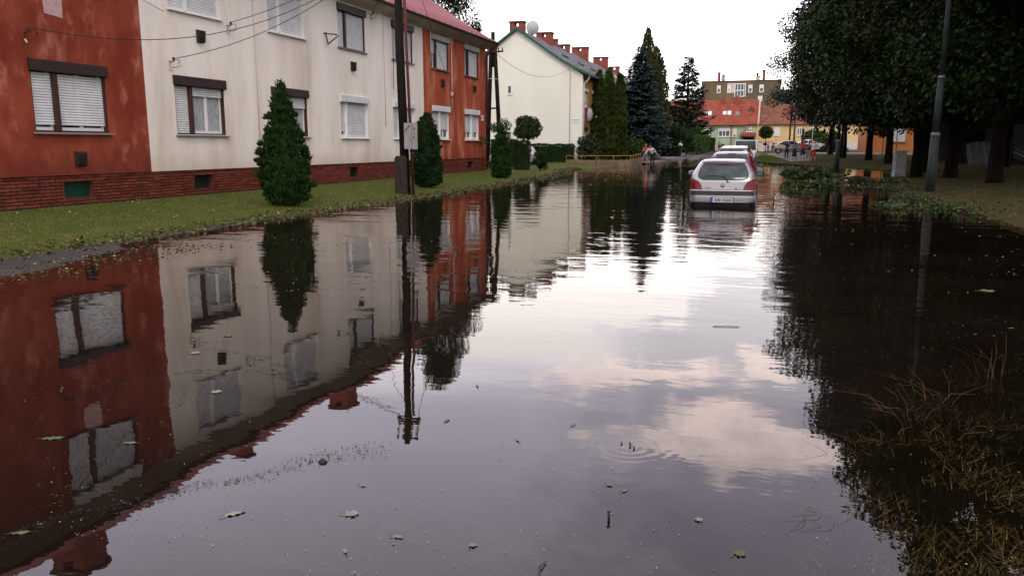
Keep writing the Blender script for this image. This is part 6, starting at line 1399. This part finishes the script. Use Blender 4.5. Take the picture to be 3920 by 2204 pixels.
fallen((1.6, 36.5, 0), [(-.5, 0, .05), (0, .2, .32), (.5, 0, .25), (.9, -.3, .05)], .34, 2400, 'highest heap of torn leafy branches standing out of the pond', .14)
fallen((1.0, 30.8, 0), [(-.4, 0, .03), (.3, .2, .1), (1.2, -.2, .05)], .24, 480, 'flat spread of leafy twigs in the water in front of the leaf heap', .12)
fallen((2.7, 33.0, 0), [(-.7, 0, .03), (.2, .3, .12), (1.3, 0, .05)], .18, 380, 'leafy branch lying along the shore left of the lamp post', .12)
fallen((4.0, 35.0, 0), [(-.8, .3, .03), (.2, 0, .12), (1.1, -.4, .05)], .16, 300, 'leafy branch on the shore behind the lamp post', .12)
fallen((3.9, 29.6, 0), [(-1.2, .5, .03), (0, 0, .10), (.6, -1.0, .05)], .15, 260, 'torn branch lying left of the lamp post foot', .08)
fallen((3.9, 24.5, 0), [(-.3, 1.8, .03), (0, 0, .08), (.1, -2.2, .05)], .14, 420, 'strip of torn twigs along the right grass edge', .065)
fallen((4.2, 20.5, 0), [(-.1, 1.5, .03), (0, 0, .08), (.1, -1.8, .05)], .12, 360, 'nearest torn twigs on the right grass edge', .06)
fallen((2.9, 21.3, 0), [(-.4, .3, .0), (.2, 0, .01), (.6, -.5, .0)], .22, 260, 'sparse floating twig with pale green leaves off the right shore', .09)
fallen((.6, 27.2, 0), [(-.3, .2, .0), (.2, 0, .02), (.5, -.3, .0)], .2, 260, 'small floating leafy twig right of the silver hatchback', .09)
mb = MB(); mb.tube([(2.05, 33.5, -.05), (2.5, 33.4, .22), (3.1, 33.3, .33), (3.7, 33.2, .22), (4.1, 33.0, -.02)], [.05, .05, .045, .04, .03], 'twig', 8); top(mb, 'arched_branch', 'bare dark branch arching out of the pond among the torn leaves', 'branch')
mb = MB(); mb.tube([(.05, 22.4, -.1), (.06, 22.4, .30)], .012, 'twig_black', 5); mb.tube([(.06, 22.4, .25), (.16, 22.42, .10), (.05, 22.4, .03)], .009, 'twig_black', 5); mb.tube([(.14, 22.42, .12), (.3, 22.45, .09), (.38, 22.45, .13)], .007, 'twig_black', 5); top(mb, 'bent_twig', 'thin bent black twig poking out right of the silver hatchback', 'twig')
mb = MB(); mb.tube([(-.5577, 2.98, -.1), (-.559, 2.981, .010), (-.5605, 2.983, .030)], [.005, .0055, .005], 'twig_black', 7); mb.tube([(-.5605, 2.983, .027), (-.5655, 2.98, .037)], [.004, .003], 'twig_black', 6); mb.tube([(-.5605, 2.983, .027), (-.5545, 2.986, .038)], [.004, .003], 'twig_black', 6); top(mb, 'stick', 'short black stick standing upright out of the near water', 'twig')
for i, (x, y, h) in enumerate(((-.66, 3.82, .003), (-.615, 3.81, .010), (-.59, 3.775, .005))): mb = MB(); mb.tube([(x, y, -.08), (x+.002, y, h), (x-.004, y+.003, h+.008)], [.004, .0045, .003], 'twig_black', 6); top(mb, 'twig_tip', ['left', 'middle', 'right'][i]+' black twig tip in the ring ripples', 'twig', 'twig tips in the ring ripples')
mb = MB(); mb.tube([(-.41, 6.70, .004), (-.3, 6.73, .006), (-.20, 6.75, .004)], .003, 'twig_black', 5); top(mb, 'floating_stick', 'thin dark stick floating on the bright reflection in mid water', 'twig')
mb = MB(); P = []
for i in range(6): ph = math.pi/2*i/5; P.append([(-1.985+.022*math.sin(ph)*math.cos(t)*(1+.2*math.sin(2*t)), 3.14+.017*math.sin(ph)*math.sin(t), .018*math.cos(ph)-.002) for t in np.linspace(0, 2*math.pi, 13)])
mb.grid(P, 'twig_black'); top(mb, 'dark_lump', 'small black lump floating left of centre in the near water', 'debris')
mb = MB(); mb.tube([(-.72, 2.42, .0), (-.70, 2.46, .01), (-.72, 2.52, .012), (-.71, 2.58, .004)], [.006, .005, .004, .002], 'twig', 6); mb.tube([(-.70, 2.46, .008), (-.66, 2.43, .0)], .004, 'twig', 5); top(mb, 'floating_twig', 'brown crooked twig at the bottom edge of the water', 'twig')
def f_line(n):
    L0 = np.array([(-2.75,2.09),(-2.70,2.33),(-2.45,2.52),(-2.40,2.72),(-2.25,2.83),(-2.14,2.98),(-2.05,3.16),(-1.93,3.29),(-1.75,3.38)]); q = rng.random(n)*(len(L0)-1.001); i = q.astype(int); f = q-i
    P_ = L0[i]*(1-f)[:, None]+L0[i+1]*f[:, None]; return P_[:, 0]+.022*rng.normal(size=n)*(1+.6*(q > 5)), P_[:, 1]+.03*rng.normal(size=n)*(1+1.5*(q > 5))
specks('floating_debris', 1100, f_line, 'twig_black', .003, .016, 'thin dark scum line drifting across the pale reflection bottom left')
# dry straw tufts in the drowned verge
def tuft(x, y, n, h, lean, label, grp='dry straw tufts poking out of the drowned verge', spread=.06):
    z0 = groundz(x, y); mb = MB()
    for k in range(n):
        a = random.uniform(0, 6.28); l = random.uniform(.2, 1)*lean; hh = h*random.uniform(.4, 1); bx, by = x+random.gauss(0, spread), y+random.gauss(0, spread)
        p1 = Vector((bx+math.cos(a)*l*hh*.4-.05*hh, by+math.sin(a)*l*hh*.4, z0+hh*.6)); p2 = Vector((bx+math.cos(a)*l*hh*1.1-.25*hh, by+math.sin(a)*l*hh, z0+hh*random.uniform(.55, 1.0)))
        mb.tube([(bx, by, z0), p1, p2], [.0013, .0011, .0005], 'straw', 3, False)
    top(mb, 'straw_tuft', label, 'dry grass', grp, loc=(x, y, z0))
for a in ((1.42, 5.75, 26, .42, .5, 'tallest tuft of dry straw fanning out of the dark water at right'), (.98, 5.1, 30, .26, 1.5, 'low spreading straw tuft below the tallest one'), (.80, 4.75, 26, .26, 1.4, 'straw tuft in the middle of the drowned verge'),
          (.62, 4.35, 18, .22, 1.2, 'small straw tuft beside the reflected crown edge'), (.95, 4.5, 16, .2, 1.2, 'sparse straw right of the middle tuft'), (.32, 3.25, 20, .17, 1.5, 'rusty straw tangle at the lower corner of the verge'), (.50, 3.45, 16, .16, 1.3, 'short dry straw next to the rusty tangle'), (.48, 3.95, 9, .2, 1.2, 'few thin stalks at the water edge of the verge')): tuft(a[0], a[1], a[2]//2, *a[3:])
